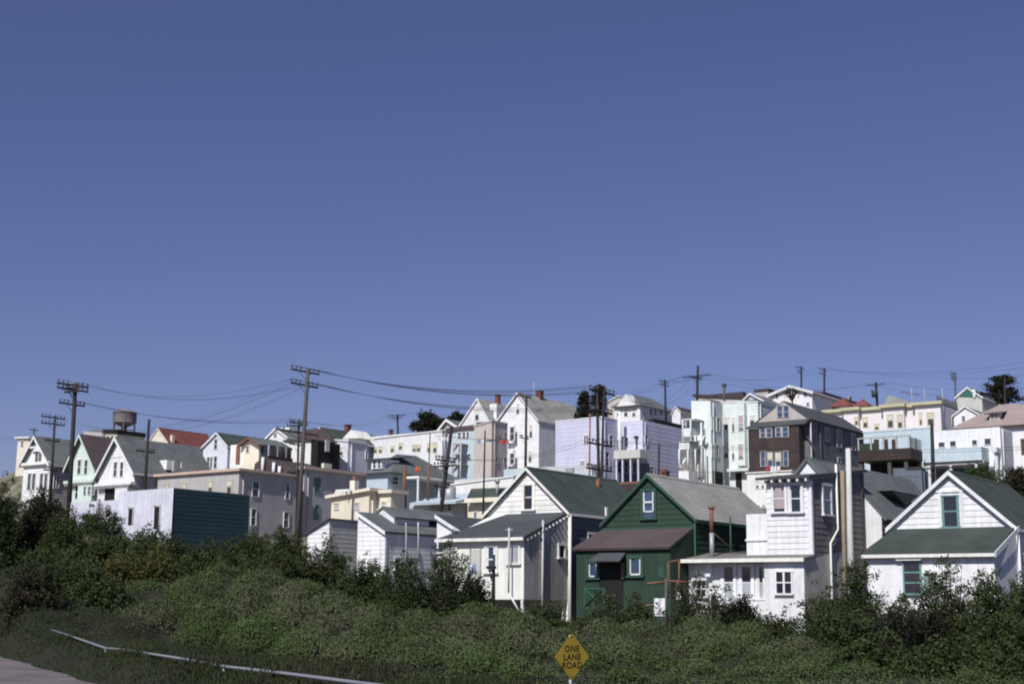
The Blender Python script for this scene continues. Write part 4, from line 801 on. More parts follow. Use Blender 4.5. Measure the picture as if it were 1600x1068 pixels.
bal = joinboxes('balcony', [(a[0], b[0], vb, vb+.1, zb, zt), (b[0]-.1, b[0]-.001, vb+.101, -.01, zb, zt), (a[0], b[0], vb+.101, -.01, zb-.002, zb+.15)], 'ltblue', h.root)
box(h, 'balcony_beam', a[0], b[0]+.1, vb+.2, vb+.4, zb-.3, zb-.01, 'greywood')
for x in (1452.5, 1486, 1526): p = h.F(x, 735, vb+.3); box(h, 'stilt', p[0]-.11, p[0]+.11, vb+.2, vb+.42, -1, zb-.31, 'whiteb')
p = h.F(1561, 700, -1); box(h, 'stilt', -.3, -.05, -.9, -.7, -1, h.F(1561, 697, -1)[1]+.0, 'whiteb')
a, b = h.F(1549, 706, -1.2), h.F(1562, 698, -1.2); box(h, 'small_deck', a[0], 0, -1.2, -.03, a[1], b[1], 'white')
box(h, 'painted_undercroft_shade', h.uL, -.6, -.05, -.02, -1, zb-.4, 'dkblue')  # dark sheet on the white wall, painting in shade under the balcony
h = H('hip_roofed_house', 'big hip-roofed house with faded pink roof and grey dormer at right edge', 1583, 668, 140, 775, cat='house')
zt = h.top+.2; uL = h.F(1488, 671)[0]; u1 = 8; v1 = 12; a = h.S(1600, 663, .3)
wl = box(h, 'wall', uL+.5, 7.5, 0.0, v1, -2, zt, 'white'); za = h.F(1570, 631.5, 4.5)[1]; ua, ub = h.F(1561, 632, 4.5)[0], h.F(1581, 632, 4.5)[0]
mesh('roof', [(uL-.3, -.4, zt), (8, -.4, zt), (8, v1+.4, zt), (uL-.3, v1+.4, zt), (ua, 4.5, za), (ub+.5, 4.5, za)], [(0, 1, 5, 4), (1, 2, 5), (2, 3, 4, 5), (3, 0, 4), (3, 2, 1, 0)], 'rpink', h.root)
box(h, 'eave_board', uL-.35, 8.05, -.46, -.405, zt-.12, zt+.03, 'brown')
a, b = h.F(1546, 655, 1), h.F(1562, 645, 1); d_ = box(h, 'dormer', a[0], b[0], 1, 4, a[1]-.3, b[1], 'greytan'); slab(h, 'dormer_roof', [(a[0]-.4, .6, b[1]), (b[0]+.4, .6, b[1]), (b[0]+.2, 3.5, b[1]+.5), (a[0]-.2, 3.5, b[1]+.5)], .1, 'rdark')
win(h, 'F', 1548.5, 647, 1559, 653.5, c=1, st='p', fw=.1)
win(h, 'F', 1596.5, 686, 1606, 709, c=-.001, st='d', fm='rust', fw=.12)
h = H('green_gabled_house', 'bright green gable end with grey lower wall on the skyline', 1534, 619, 215, 690, cat='house')
gable(h, (1494, 619), (1511.5, 604), (1534, 618.5), 12.0, wall='greytan', roof='rdark', ov=.2, ove=.2, bargew=.3, t=.2)
prF(h, 'green_panel', [(h.uL+.6, h.zL+.1), (h.uR-.7, h.zR+.1), (h.uA, h.zA-.35)], -.1, -.01, 'gtop')
a, b = h.F(1521, 621), h.F(1524, 608); box(h, 'white_post', a[0], b[0], -.2, -.11, a[1], b[1], 'white')
h = H('house', 'low grey-roofed house below the bright green gable', 1530, 642, 175, 700, cat='house')
gable(h, (1490, 648), (1508, 634), (1530, 646), 9.0, wall='white', roof='rgrey', ov=.2, ove=.2)
win(h, 'F', 1503, 650, 1508, 657, fw=.1)
h = H('house', 'white house just visible at the right edge of the skyline', 1612, 636, 180, 700, cat='house')
block(h, (1592, 639), (1612, 638), (1625, 640), wall='white', roof='rlt')
h = H('shed', 'dark grey shed and blue fence in the gap under the balcony house', 1462, 733, 112, 780, cat='shed')
block(h, (1395, 731), (1440, 733), (1450, 735), wall='dkblue', roof='rtar')

# ================================================================ terrain
pts = list(ANCH)
def far(px, py, Y): p = at(px, py, Y); return (p.x, p.y, p.z)
for q in ((-200, 850, 200), (-60, 830, 165), (300, 740, 220), (700, 720, 250), (1000, 690, 280), (1300, 660, 310), (1600, 665, 280), (1900, 700, 220), (1900, 830, 130), (1750, 900, 95), (-300, 830, 130), (30, 850, 110), (40, 800, 140)): pts.append(far(*q))
for X in range(-500, 700, 120):
    pts.append((X, 420, 12)); pts.append((X, 560, 2)); 
for Y in (60, 140, 260): pts.append((-320, Y, 0)); pts.append((360, Y, 10))
for q in ((35, 62, 1.2), (10, 80, 2.6), (-12, 84, 2.4), (-30, 75, 3.0), (-40, 90, 4.2), (28, 48, .2), (14, 50, .3), (2, 54, .3), (-8, 60, .9), (-22, 62, 1.6), (-26, 56, 1.0), (-2, 40, -.7), (10, 38, -.7), (-12, 45, -.2), (6, 20, -.9), (20, 20, -.6), (0, 30, -.9), (6, 28, -1), (14, 32, -1.5), (9, 28, -1.2), (19, 40, -.6), (-6, 36, -.5), (-25, 45, .3), (-35, 60, 1.4), (-60, 60, 0), (-60, 30, 0), (-20, 20, 0), (0, 0, 0), (0, -60, 0), (60, 20, 0), (60, -60, 0), (-60, -60, 0), (100, 60, 3)): pts.append(q)
PT = np.array(pts, dtype=float)
def base_h(x, y):
    x = np.asarray(x, float); y = np.asarray(y, float); out = np.zeros(x.shape); ws = np.zeros(x.shape)
    for (a, b, c) in PT:
        d2 = (x-a)**2+(y-b)**2+6.0; w = 1/d2**1.6; out += w*c; ws += w
    return out/ws
SIGNP = at(893, 1024, 27.2)
RPX = ((80, 983), (125, 998), (165, 1012), (188, 1013.5), (240, 1021.5), (300, 1031), (350, 1040.5), (450, 1052), (570, 1067.5), (720, 1087))
def onrail(px, py):
    d = ray(px, py); t = (.9-9+.487*32)/(d.x+.487*d.y); return EYEV+d*t
_r = sorted([(p.y, p.z) for p in [onrail(*a) for a in RPX]]); RZY = np.array([a for a, b in _r]); RZZ = np.array([b for a, b in _r])
def rail_x(y): return -9-.487*(y-32)
MOUND = []
def mound(px, py, Y, w, dpt, kind=0): p = at(px, py, Y); MOUND.append((p.x, p.y, p.z, w, dpt))
for m in ((40, 815, 66, 7, 6), (110, 835, 66, 7, 6), (190, 865, 66, 6, 6), (270, 880, 66, 6, 5), (60, 890, 58, 6, 6), (140, 905, 57, 6, 5), (250, 915, 52, 2.4, 3), (185, 918, 50, 2.4, 2.6), (130, 930, 49, 2.2, 2.4), (70, 945, 47, 2.2, 2.4),
          (345, 893, 55, 2.5, 3), (410, 896, 54, 2.2, 3), (465, 908, 52, 2.2, 3), (300, 915, 51, 2.0, 2.6), (520, 924, 50, 2.0, 2.6), (575, 942, 48, 1.9, 2.5), (390, 925, 48, 2.4, 2.4), (250, 940, 46, 1.8, 2.2), (455, 940, 45.5, 2.1, 2.2), (330, 948, 43, 1.8, 2.0), (520, 957, 43, 1.8, 2.0), (200, 958, 43, 1.7, 1.8),
          (405, 966, 40, 1.8, 1.9), (590, 967, 42, 1.7, 1.9), (480, 985, 37, 1.6, 1.7), (655, 955, 46.5, 2.0, 2.2), (735, 949, 48, 2.4, 2.4), (805, 955, 47, 1.7, 2.2), (560, 998, 35, 1.4, 1.6), (650, 985, 40, 1.7, 1.8), (725, 976, 42, 1.9, 1.8), (800, 984, 41, 1.6, 1.8), (640, 1012, 34, 1.4, 1.4), (715, 1003, 36, 1.6, 1.5), (785, 1014, 34.5, 1.4, 1.5), (745, 1032, 31, 1.4, 1.3), (820, 1043, 30, 1.2, 1.2),
          (870, 978, 44, 1.5, 2.0), (935, 975, 45, 1.8, 2.0), (1010, 970, 46, 2.0, 2.1), (1090, 975, 45, 2.0, 2.1), (1165, 982, 44, 1.9, 2.0), (1235, 994, 42, 1.8, 1.9), (975, 996, 40, 1.8, 1.8), (1055, 994, 40, 1.9, 1.8), (1135, 1004, 38, 1.7, 1.7), (1205, 1014, 37, 1.6, 1.6), (1285, 1022, 37, 1.6, 1.6), (940, 1022, 34.5, 1.4, 1.4), (1015, 1020, 34.5, 1.6, 1.5), (1095, 1028, 33, 1.6, 1.4), (1170, 1038, 32, 1.5, 1.4), (1250, 1045, 31.5, 1.5, 1.4), (1330, 1050, 32, 1.4, 1.3), (980, 1046, 30, 1.2, 1.2), (1050, 1052, 29, 1.3, 1.2), (1130, 1060, 28.5, 1.3, 1.2), (1210, 1068, 28, 1.3, 1.2), (1420, 1066, 30, 1.3, 1.2), (1510, 1062, 29, 1.3, 1.2), (1585, 1058, 28, 1.3, 1.2)):
    mound(*m)
_g = np.random.default_rng(11); _n = 900; BY = 17+41*_g.uniform(0, 1, _n)**.8; BX = _g.uniform(-.42, .40, _n)*BY; BR = _g.uniform(.35, .95, _n); BH = BR*_g.uniform(.25, .45, _n)
_k = BX > rail_x(BY)+4.0; BX, BY, BR, BH = BX[_k], BY[_k], BR[_k], BH[_k]
def billow(x, y):
    out = np.zeros(np.shape(x))
    for a, b, r, hh in zip(BX, BY, BR, BH):
        q = 1-((x-a)**2+((y-b)*1.0)**2)/(r*r); m = q > 0
        if np.ndim(q) and m.any(): out[m] = np.maximum(out[m], hh*q[m]**.42)
    return out
def ground(x, y):
    h0 = base_h(x, y)-.75*np.clip((np.asarray(x, float)-rail_x(np.asarray(y, float))-3)/2, 0, 1)*np.clip((60-np.asarray(y, float))/6, 0, 1); x = np.asarray(x, float); y = np.asarray(y, float); z = h0.copy()
    for (a, b, c, w, dp) in MOUND:
        r2 = ((x-a)/w)**2+((y-b)/dp)**2; d = np.sqrt(np.clip(1-r2, 0, None)); z = np.where(r2 < 1, np.maximum(z, h0+(c-h0-.12)*d**1.4), z)
    z = z+.10*np.sin(x*1.9+y*.7)*np.sin(y*1.7-x*.4)*np.clip((z-h0)*2, 0, 1)
    z = z+billow(x, y)*np.clip((60-y)/4, 0, 1)
    z = np.maximum(z, .66*np.clip((x-rail_x(y)+.3)/1.1, 0, 1)**.6*np.clip((54-y)/6, 0, 1)*np.clip((y-12)/4, 0, 1)*(.85+.25*np.sin(y*1.3)*np.sin(y*.47+1))*np.clip((5-(x-rail_x(y)))/2.5, .25, 1))
    z = np.where((np.abs(x-SIGNP[0]*y/SIGNP[1]) < .75)&(y < SIGNP[1]+.7)&(y > 19), np.minimum(z, -.12), z)
    dr = x-rail_x(y); cap = np.interp(y, RZY, RZZ)+.05+.15*np.clip(dr-1, 0, 9)+.12*np.sin(x*2.3+y*1.1)*np.sin(y*1.9); z = np.where((dr < 6)&(y > 14)&(y < 40), np.minimum(z, cap+np.clip(dr-4.5, 0, 2)*1.2+np.clip(y-33, 0, 9)*.35), z)
    z = np.where((dr < 1.2)&(y > 14)&(y < 42), np.minimum(z, np.interp(y, RZY, RZZ)-.13), z)
    z = np.where((np.abs(dr-1.0) < .8)&(y > 14)&(y < 45), np.maximum(z, np.interp(y, RZY, RZZ)-.32), z)
    t = np.clip((x-rail_x(y)+.3)/.6, 0, 1)*np.clip((75-y)/15, 0, 1)+np.clip((y-60)/15, 0, 1)
    near = (y < 75)&(x < rail_x(y)+.4)
    return np.where(near, z*np.clip(t, 0, 1), z)
GX = np.arange(-34, 34, .14); GY = np.arange(12, 75, .14); _a, _b = np.meshgrid(GX, GY); GZ = ground(_a, _b)
def fastg(x, y):
    fx = np.clip((x-GX[0])/.14, 0, len(GX)-1.001); fy = np.clip((y-GY[0])/.14, 0, len(GY)-1.001); i = fx.astype(int); j = fy.astype(int); u = fx-i; v = fy-j
    return (GZ[j, i]*(1-u)+GZ[j, i+1]*u)*(1-v)+(GZ[j+1, i]*(1-u)+GZ[j+1, i+1]*u)*v
def grid(name, xs, ys, m, zo=0):
    gx, gy = np.meshgrid(xs, ys); gz = ground(gx, gy)+zo; nx, ny = len(xs), len(ys)
    V = np.stack([gx.ravel(), gy.ravel(), gz.ravel()], 1)
    i = (np.arange(ny-1)[:, None]*nx+np.arange(nx-1)[None]).ravel(); F = np.stack([i, i+1, i+1+nx, i+nx], 1)
    me = bpy.data.meshes.new(name); me.vertices.add(len(V)); me.vertices.foreach_set('co', V.ravel().astype('f4'))
    me.loops.add(F.size); me.loops.foreach_set('vertex_index', F.ravel().astype('i4')); me.polygons.add(len(F))
    me.polygons.foreach_set('loop_start', (np.arange(len(F))*4).astype('i4')); me.polygons.foreach_set('loop_total', np.full(len(F), 4, 'i4'))
    me.polygons.foreach_set('use_smooth', np.ones(len(F), bool)); me.update(); me.validate(); me.materials.append(M[m])
    o = bpy.data.objects.new(name, me); COL.objects.link(o); return o
xs = np.concatenate([np.linspace(-3000, -260, 12), np.linspace(-220, -40, 40), np.arange(-38, 42, .3), np.linspace(44, 260, 50), np.linspace(300, 3000, 12)])
ys = np.concatenate([np.linspace(-1500, -40, 8), np.linspace(-30, 14.7, 12), np.arange(15, 66, .25), np.arange(67, 320, 2.2), np.linspace(330, 700, 20), np.linspace(800, 4500, 8)])
k_ = int(np.searchsorted(ys, 62.0))
tag(grid('bank', xs, ys[:k_+1], 'soil'), None, None, None, 'structure'); tag(grid('hillside', xs, ys[k_:], 'hill'), None, None, None, 'structure')
# road sheet beside the rail
V, F = [], []
for i, y in enumerate(np.linspace(-30, 62, 47)): V += [(rail_x(y)-.35+.12*math.sin(y*2.1), y, .05), (rail_x(y)-26, y, .05)]
F = [(2*i+1, 2*i, 2*i+2, 2*i+3) for i in range(46)]
tag(mesh('road', V, F, 'road'), None, None, None, 'structure')
# ================================================================ foliage
def leafmesh(name, P, size, m, parent=None, asp=.45, blade=0.0, lean=(0, 0), N=None):
    P = np.asarray(P, 'f4'); n = len(P)
    a = rng.normal(size=(n, 3)).astype('f4')
    if blade: a = a*(1-blade)+np.array([lean[0], lean[1], 1.4], 'f4')*blade*1.2
    a /= np.linalg.norm(a, axis=1, keepdims=True)+1e-6
    r = rng.normal(size=(n, 3)).astype('f4')
    if N is not None:
        nn_ = N+r*.62; a = a*.55+np.array([-.25, 0, .75], 'f4'); a = a-nn_*((a*nn_).sum(1)/(nn_*nn_).sum(1))[:, None]; a /= np.linalg.norm(a, axis=1, keepdims=True)+1e-6; r = nn_
    b = np.cross(a, r); b /= np.linalg.norm(b, axis=1, keepdims=True)+1e-6
    s = (np.asarray(size)*rng.uniform(.6, 1.35, n)).astype('f4')[:, None]
    V = np.empty((n, 4, 3), 'f4'); V[:, 0] = P-a*s; V[:, 1] = P+b*s*asp; V[:, 2] = P+a*s; V[:, 3] = P-b*s*asp
    me = bpy.data.meshes.new(name); me.vertices.add(4*n); me.vertices.foreach_set('co', V.ravel())
    me.loops.add(4*n); me.loops.foreach_set('vertex_index', np.arange(4*n, dtype='i4')); me.polygons.add(n)
    me.polygons.foreach_set('loop_start', np.arange(n, dtype='i4')*4); me.polygons.foreach_set('loop_total', np.full(n, 4, 'i4'))
    me.update(); me.materials.append(M[m]); o = bpy.data.objects.new(name, me); COL.objects.link(o)
    if parent: o.parent = parent
    return o
def multitube(name, paths, m, parent, n=4):
    V, F = [], []
    for pts, r0, r1 in paths:
        K = len(pts); base = len(V)
        for i, p in enumerate(pts):
            d = (Vector(pts[min(i+1, K-1)])-Vector(pts[max(i-1, 0)])).normalized(); a = d.cross(Z_ if abs(d.z) < .9 else X_).normalized(); b = d.cross(a); r = r0+(r1-r0)*i/(K-1)
            V += [Vector(p)+(a*math.cos(2*math.pi*j/n)+b*math.sin(2*math.pi*j/n))*r for j in range(n)]
        F += [(base+i*n+j, base+i*n+(j+1) % n, base+(i+1)*n+(j+1) % n, base+(i+1)*n+j) for i in range(K-1) for j in range(n)]
    return mesh(name, V, F, m, parent)
def shrub(label, px, ytop, ybase, Y, wpx, m, dens=1.0, leaf=.055, name='shrub', cat='shrub', group=None, upright=.5, sparse=0.0, clus=.13, low=.15):
    b = at(px, ybase, Y); t = at(px, ytop, Y); Hh = t.z-b.z; R = wpx*Y/FPX/2
    gz = float(ground(np.array([b.x]), np.array([b.y]))[0]); z0 = min(b.z, gz)
    root = empty(name, (b.x, b.y, z0), 0, label, cat, group); H2 = t.z-z0
    paths, tips = [], []
    K = int(46*dens*max(1, R*H2/2.5)**.5)+16
    for i in range(K):
        th = rng.uniform(0, 2*math.pi); rr = math.sqrt(rng.uniform(0, 1)); ex, ey = math.cos(th)*rr*R, math.sin(th)*rr*R*.75
        top = math.sqrt(max(0.05, 1-rr*rr*.85)); ht = H2*(top*(.90+.12*math.sin(th*3+px)+rng.uniform(-.14, .26 if rr < .8 else .1)))
        sx, sy = ex*.25, ey*.25; pts = []
        for k in range(5):
            f = k/4; pts.append((sx+(ex-sx)*f**(1.0+upright)+rng.normal()*.04, sy+(ey-sy)*f**(1.0+upright)+rng.normal()*.04, ht*f))
        paths.append((pts, .022, .006))
        nsub = int(4+ht*2.2*dens)
        for q in range(nsub):
            f = low+(1-low)*rng.uniform(0, 1)**.65; k = min(3, int(f*4)); g = f*4-k; p = np.array(pts[k])*(1-g)+np.array(pts[k+1])*g
            w = clus*(.7+1.2*(1-f)); o = rng.normal(size=3)*np.array([w*1.6, w*1.6, w]); tips.append((p+o, w, f))
    if sparse: tips = [t_ for t_ in tips if rng.uniform() > sparse*t_[2]]
    P = np.concatenate([t_[0]+rng.normal(size=(20, 3))*t_[1]*.75 for t_ in tips]); P = P[P[:, 2] > 0]
    multitube('stems', paths, 'bark', root, 3); leafmesh('crown', P, leaf, m, root)
    return root
GL = 'wind-swept shrubs on the bank at the left'
for a in (("brownish twiggy shrub at the far left edge below the leftmost gables", 58, 772, 905, 63, 105, 'lf_red', 1.3),
          ("broad dark shrub in front of the low whitewashed wing", 135, 802, 905, 67, 165, 'lf_shrub', 1.5),
          ("dark shrub covering the foot of the whitewashed workshop wall", 215, 832, 912, 65, 130, 'lf_shrub', 1.4),
          ("rounded shrub at the corner where white and teal walls meet", 262, 838, 912, 63, 70, 'lf_olive', 1.2),
          ("green shrub at the left edge below the brownish twiggy one", 75, 858, 945, 57, 130, 'lf_grn', 1.4),
          ("bright green low bush beside the yellow-flowered pair", 122, 878, 945, 53, 120, 'lf_grn', 1.5),
          ("left bush of the yellow-tinged pair on the bank", 190, 870, 945, 54, 80, 'lf_yel', 1.5),
          ("right larger bush of the yellow-tinged pair on the bank", 238, 864, 945, 54.5, 90, 'lf_yel', 1.6),
          ("dark brown-green thicket at the left edge above the gravel road", 45, 890, 1000, 47, 90, 'lf_red', 1.3),
          ("twiggy shrub in the left corner beside the leftmost gable", -6, 762, 915, 61, 66, 'lf_shrub', 1.4),
          ("leafy shrub between the brownish twiggy shrub and the whitewashed wing", 95, 822, 915, 61, 100, 'lf_shrub', 1.5),
          ("leafy shrub in the middle of the left bank", 165, 846, 915, 60, 120, 'lf_shrub', 1.5),
          ("leafy shrub just above the yellow-tinged pair", 225, 848, 915, 59.5, 110, 'lf_shrub', 1.4),
          ("shrub right of the yellow-tinged pair", 300, 868, 930, 62, 90, 'lf_shrub', 1.4),
          ("low green bush left of the yellow-tinged pair", 150, 905, 960, 49, 100, 'lf_shrub', 1.4),
          ("long low shrub between the teal wall and the mounds", 365, 868, 930, 64, 130, 'lf_shrub', 1.5),
          ("low dark shrub in front of the teal clapboard wall", 325, 856, 925, 70, 110, 'lf_shrub', 1.4),
          ("dark shrub under the right end of the teal wall", 388, 838, 915, 69, 100, 'lf_shrub', 1.4),
          ("dark shrub at the foot of the tallest pole", 440, 836, 915, 68, 90, 'lf_shrub', 1.4),
          ("olive shrub in front of the small white lean-to shed", 500, 862, 940, 61, 120, 'lf_olive', 1.5),
          ("olive shrub left of the one before the lean-to shed", 425, 872, 940, 60, 110, 'lf_olive', 1.4),
          ("dark green shrub below the half-gabled house corner", 565, 884, 955, 58, 105, 'lf_shrub', 1.3)):
    shrub(*a[:6], a[6], a[7]*1.1, group=GL if a[1] < 480 else 'shrubs in front of the cottages')
GM = 'shrubs in front of the cottages'
for a in (("dark shrub in front of the two bent vent pipes", 625, 880, 962, 57, 105, 'lf_shrub', 1.2, .15),
          ("tall airy shrub left of the stilted lean-to", 690, 858, 960, 58, 120, 'lf_shrub', 1.15, .35),
          ("small bush at the back door of the stilted lean-to", 738, 892, 958, 60, 55, 'lf_dark', 1.1, .2),
          ("thin weedy bush below the leaning white downpipe", 850, 940, 990, 56, 90, 'lf_olive', .9, .3),
          ("weedy olive bush below the green gate", 940, 938, 992, 56, 110, 'lf_olive', 1.0, .25),
          ("weedy bush in front of the green cottage wall", 1000, 930, 990, 56, 70, 'lf_olive', .8, .4),
          ("airy bush between the green cottage and the white porch", 1080, 905, 990, 55, 90, 'lf_olive', .8, .5),
          ("airy bush in front of the small porch window", 1120, 925, 992, 54, 70, 'lf_olive', .8, .45),
          ("small upright evergreen in front of the porch parapet", 1163, 938, 990, 54, 26, 'lf_dark', 1.2, .1),
          ("small dark bush left of the upright evergreen", 1143, 942, 985, 54, 18, 'lf_dark', 1.0, .1),
          ("low bush at the foot of the white corner wall", 1215, 958, 1005, 52, 100, 'lf_olive', 1.0, .3)):
    shrub(*a[:6], a[6], a[7], sparse=a[8], group=GM)
GR = 'dark shrubs along the right'
for a in (("sprawling dark shrub in front of the grey side wall and drain pipe", 1292, 915, 1015, 50, 105, 'lf_shrub', .95, .45),
          ("tall dark shrub at the foot of the thick white pole", 1340, 897, 1035, 48, 110, 'lf_shrub', 1.3, .25),
          ("dark shrub hiding the lower wall left of the teal-framed window", 1400, 938, 1050, 46, 130, 'lf_shrub', 1.3, .3),
          ("tallest ragged shrub in front of the white lean-to wall", 1487, 886, 1045, 47, 125, 'lf_shrub', 1.15, .45),
          ("dark shrub before the corner of the white lean-to", 1560, 898, 1050, 46, 130, 'lf_shrub', 1.25, .35),
          ("dense dark shrub low in the right corner", 1560, 975, 1075, 38, 160, 'lf_shrub', 1.5, .1),
          ("dense dark shrub low between the sign and the right corner", 1430, 965, 1075, 39, 170, 'lf_dark', 1.5, .1),
          ("dark low shrub trailing down from the thick white pole", 1325, 965, 1050, 42, 130, 'lf_shrub', 1.4, .1),
          ("low dark shrub in the bottom right, nearest the road", 1500, 1010, 1095, 33, 190, 'lf_shrub', 1.5, .05),
          ("low dark shrub sloping down toward the sign", 1375, 1005, 1085, 35, 150, 'lf_shrub', 1.5, .05),
          ("low bright-tipped bush in the bottom right corner", 1590, 1025, 1100, 31, 130, 'lf_olive', 1.4, .05),
          ("shrub at the far right edge before the clapboard corner", 1618, 915, 1060, 45, 90, 'lf_shrub', 1.2, .2)):
    shrub(*a[:6], a[6], a[7], sparse=a[8], group=GR, clus=.12)
shrub('green shrub under the pale blue balcony', 1535, 729, 762, 112, 60, 'lf_grn', .9, leaf=.10, clus=.2)
shrub('dark shrub under the pink-roofed house at right edge', 1588, 733, 765, 110, 40, 'lf_red', .9, leaf=.10, clus=.2)

# ground cover draped over the mounds
def gnorm(P):
    e = .16; x, y = P[:, 0], P[:, 1]; N = np.stack([fastg(x-e, y)-fastg(x+e, y), fastg(x, y-e)-fastg(x, y+e), np.full(len(P), 2*e)], 1); return (N/np.linalg.norm(N, axis=1, keepdims=True)).astype('f4')
def scatter(n, ymin, ymax, keep, zr, seed):
    r = np.random.default_rng(seed); u = r.uniform(0, 1, n); y = ymin*(ymax/ymin)**u
    x = r.uniform(-.46, .45, n)*y; k = keep(x, y, r); x, y = x[k], y[k]
    if ymax < 74:                        # spread evenly over the steep faces too
        z = fastg(x, y); N = gnorm(np.stack([x, y, z], 1)); vd = np.stack([-x, -y, EYE-z], 1); vd /= np.linalg.norm(vd, axis=1, keepdims=True)
        w = np.clip((N*vd).sum(1), .12, 1)/np.clip(N[:, 2], .25, 1); 
        cv = z-sum(fastg(x+.9*math.cos(t), y+.9*math.sin(t)) for t in (0, .79, 1.57, 2.36, 3.14, 3.93, 4.71, 5.5))/8
        w *= np.clip(.32+cv*5.5, .05 if seed == 3 else .45, 1.15); i = r.choice(len(x), size=len(x), p=w/w.sum())  # thinned in hollows so dark soil imitates shade between the mounds
        x = x[i]+r.normal(size=len(i))*.05; y = y[i]+r.normal(size=len(i))*.05; P = np.stack([x, y, fastg(x, y)], 1); k = keep(x, y, r); P = P[k]
        return P+gnorm(P)*r.uniform(zr[0], zr[1], len(P))[:, None]
    return np.stack([x, y, ground(x, y)+r.uniform(zr[0], zr[1], len(x))], 1)
def icezone(x, y):
    d = x-rail_x(y); return d < 4.2+1.0*np.sin(y*.8)+.7*np.sin(x*1.1+y*.5)-np.clip((y-34)*.16, 0, 3)
P = scatter(720000, 15, 72, lambda x, y, r: ((~icezone(x+r.normal(size=len(x))*.55, y))|(r.uniform(size=len(x)) < .04))&(x > rail_x(y)+.9), (-.10, .15), 3)
sz = .026+.0011*P[:, 1]*.5
tag(leafmesh('ground_cover', P, sz, 'lf_cover', asp=.26, N=gnorm(P)), 'soft grey-green ground cover draped over the mounds of the bank', 'ground cover', None, 'stuff')
P = scatter(470000, 14, 60, lambda x, y, r: icezone(x+r.normal(size=len(x))*.55, y)&(x > rail_x(y)-.35-.25*r.uniform(size=len(x))), (-.12, .20), 4)
_d = P[:, 0]-rail_x(P[:, 1]); P[:, 2] = np.where((_d < 1.25)&(P[:, 1] < 42), np.minimum(P[:, 2], np.interp(P[:, 1], RZY, RZZ)-.09), P[:, 2])
tag(leafmesh('ice_plant', P, .042, 'lf_ice', asp=.26, blade=.75, lean=(-.15, 0)), 'dark spiky ice plant on the bank beside the rail and gravel road', 'ground cover', None, 'stuff')
for x_, y_ in ((200, 1016), (213, 1018), (226, 1021), (312, 1034), (326, 1036), (340, 1040), (112, 996), (420, 1053)):
    c_ = onrail(x_, y_); P = c_+Vector((.1, -.15, -.12)); P = np.array(P)+rng.normal(size=(1300, 3))*np.array([.24, .3, .13])
    tag(leafmesh('ice_plant', P, .042, 'lf_ice', asp=.26, blade=.75), 'dark tuft of ice plant grown over the pipe rail', 'ground cover', 'tufts growing over the pipe rail', 'stuff')
P = scatter(7000, 14, 45, lambda x, y, r: icezone(x, y)&(x > rail_x(y)-.3)&(r.uniform(size=len(x)) < .3), (.05, .24), 5)
tag(leafmesh('withered_leaves', P, .03, 'rust', asp=.35, blade=.5), 'rust-coloured withered leaves speckled through the ice plant', 'leaves', None, 'stuff')
P = scatter(50000, 55, 140, lambda x, y, r: (x > -45)&(x < 60), (0, .3), 6)
tag(leafmesh('weeds', P, .12, 'lf_olive', asp=.3, blade=.6), 'rough weeds between the cottages', 'weeds', None, 'stuff')

# trees on the skyline
def tree(label, px, ytop, ybase, Y, wpx, m='lf_dark', kind='round', name='tree', leaf=.25, n=3500):
    b = at(px, ybase, Y); t = at(px, ytop, Y); gz = float(ground(np.array([b.x]), np.array([b.y]))[0]); z0 = min(b.z, gz)
    Hh = t.z-b.z; o = b.z-z0; R = wpx*Y/FPX/2; root = empty(name, (b.x, b.y, z0), 0, label, 'tree')
    paths = [([(0, 0, 0), (.05, 0, o+Hh*.4), (.1, .05, o+Hh*(.55 if kind == 'round' else .95))], max(.15, R*.07), .05)]; P = []
    if kind == 'round':
        for i in range(16):
            th = rng.uniform(0, 2*math.pi); e = (math.cos(th)*R*rng.uniform(.3, .95), math.sin(th)*R*.6*rng.uniform(.2, 1)); z = o+Hh*(.45+.5*rng.uniform()*math.sqrt(max(.1, 1-(e[0]/R)**2)))
            paths.append(([(0, 0, o+Hh*.15), (e[0]*.5, e[1]*.5, z-Hh*.2), (e[0], e[1], z)], .12, .03)); P.append(np.array([e[0], e[1], z])+rng.normal(size=(n//16, 3))*np.array([R*.16, R*.16, Hh*.10]))
    elif kind == 'cypress':
        for i in range(n//20):
            f = rng.uniform(0, 1); w = R*(math.sin(math.pi*(.12+.82*f))**.7)*rng.uniform(.2, 1); th = rng.uniform(0, 2*math.pi); P.append(np.array([math.cos(th)*w, math.sin(th)*w*.7, o*.5+(Hh+o*.5)*f])+rng.normal(size=(20, 3))*.25)
    else:
        for i in range(26):
            f = .12+.86*i/26; th = rng.uniform(0, 2*math.pi); L_ = R*(1.3-f*1.0)*rng.uniform(.5, 1.25); e = np.array([math.cos(th)*L_, math.sin(th)*L_*.6, o+Hh*f+L_*.18]); s = np.array([0, 0, o+Hh*(f-.06)])
            paths.append(([tuple(s), tuple((s+e)/2+[0, 0, .1]), tuple(e)], .07, .02))
            for g in np.linspace(.3, 1, 6): P.append(s+(e-s)*g+rng.normal(size=(n//160, 3))*np.array([.28, .28, .11]))
    multitube('trunk', paths, 'bark', root, 5); leafmesh('crown', np.concatenate(P), leaf, m, root); return root
tree('dark spreading tree behind the long white building', 672, 649, 684, 215, 58, 'lf_dark', leaf=.3)
tree('small dark tree top right of the spreading tree', 713, 646, 670, 225, 26, 'lf_dark', n=1400, leaf=.3)
tree('left dark cypress leaning behind the lavender block', 912, 614, 645, 185, 24, 'lf_dark', 'cypress', leaf=.22)
tree('taller right cypress behind the big double pole', 936, 605, 650, 185, 30, 'lf_dark', 'cypress', leaf=.22, n=4500)
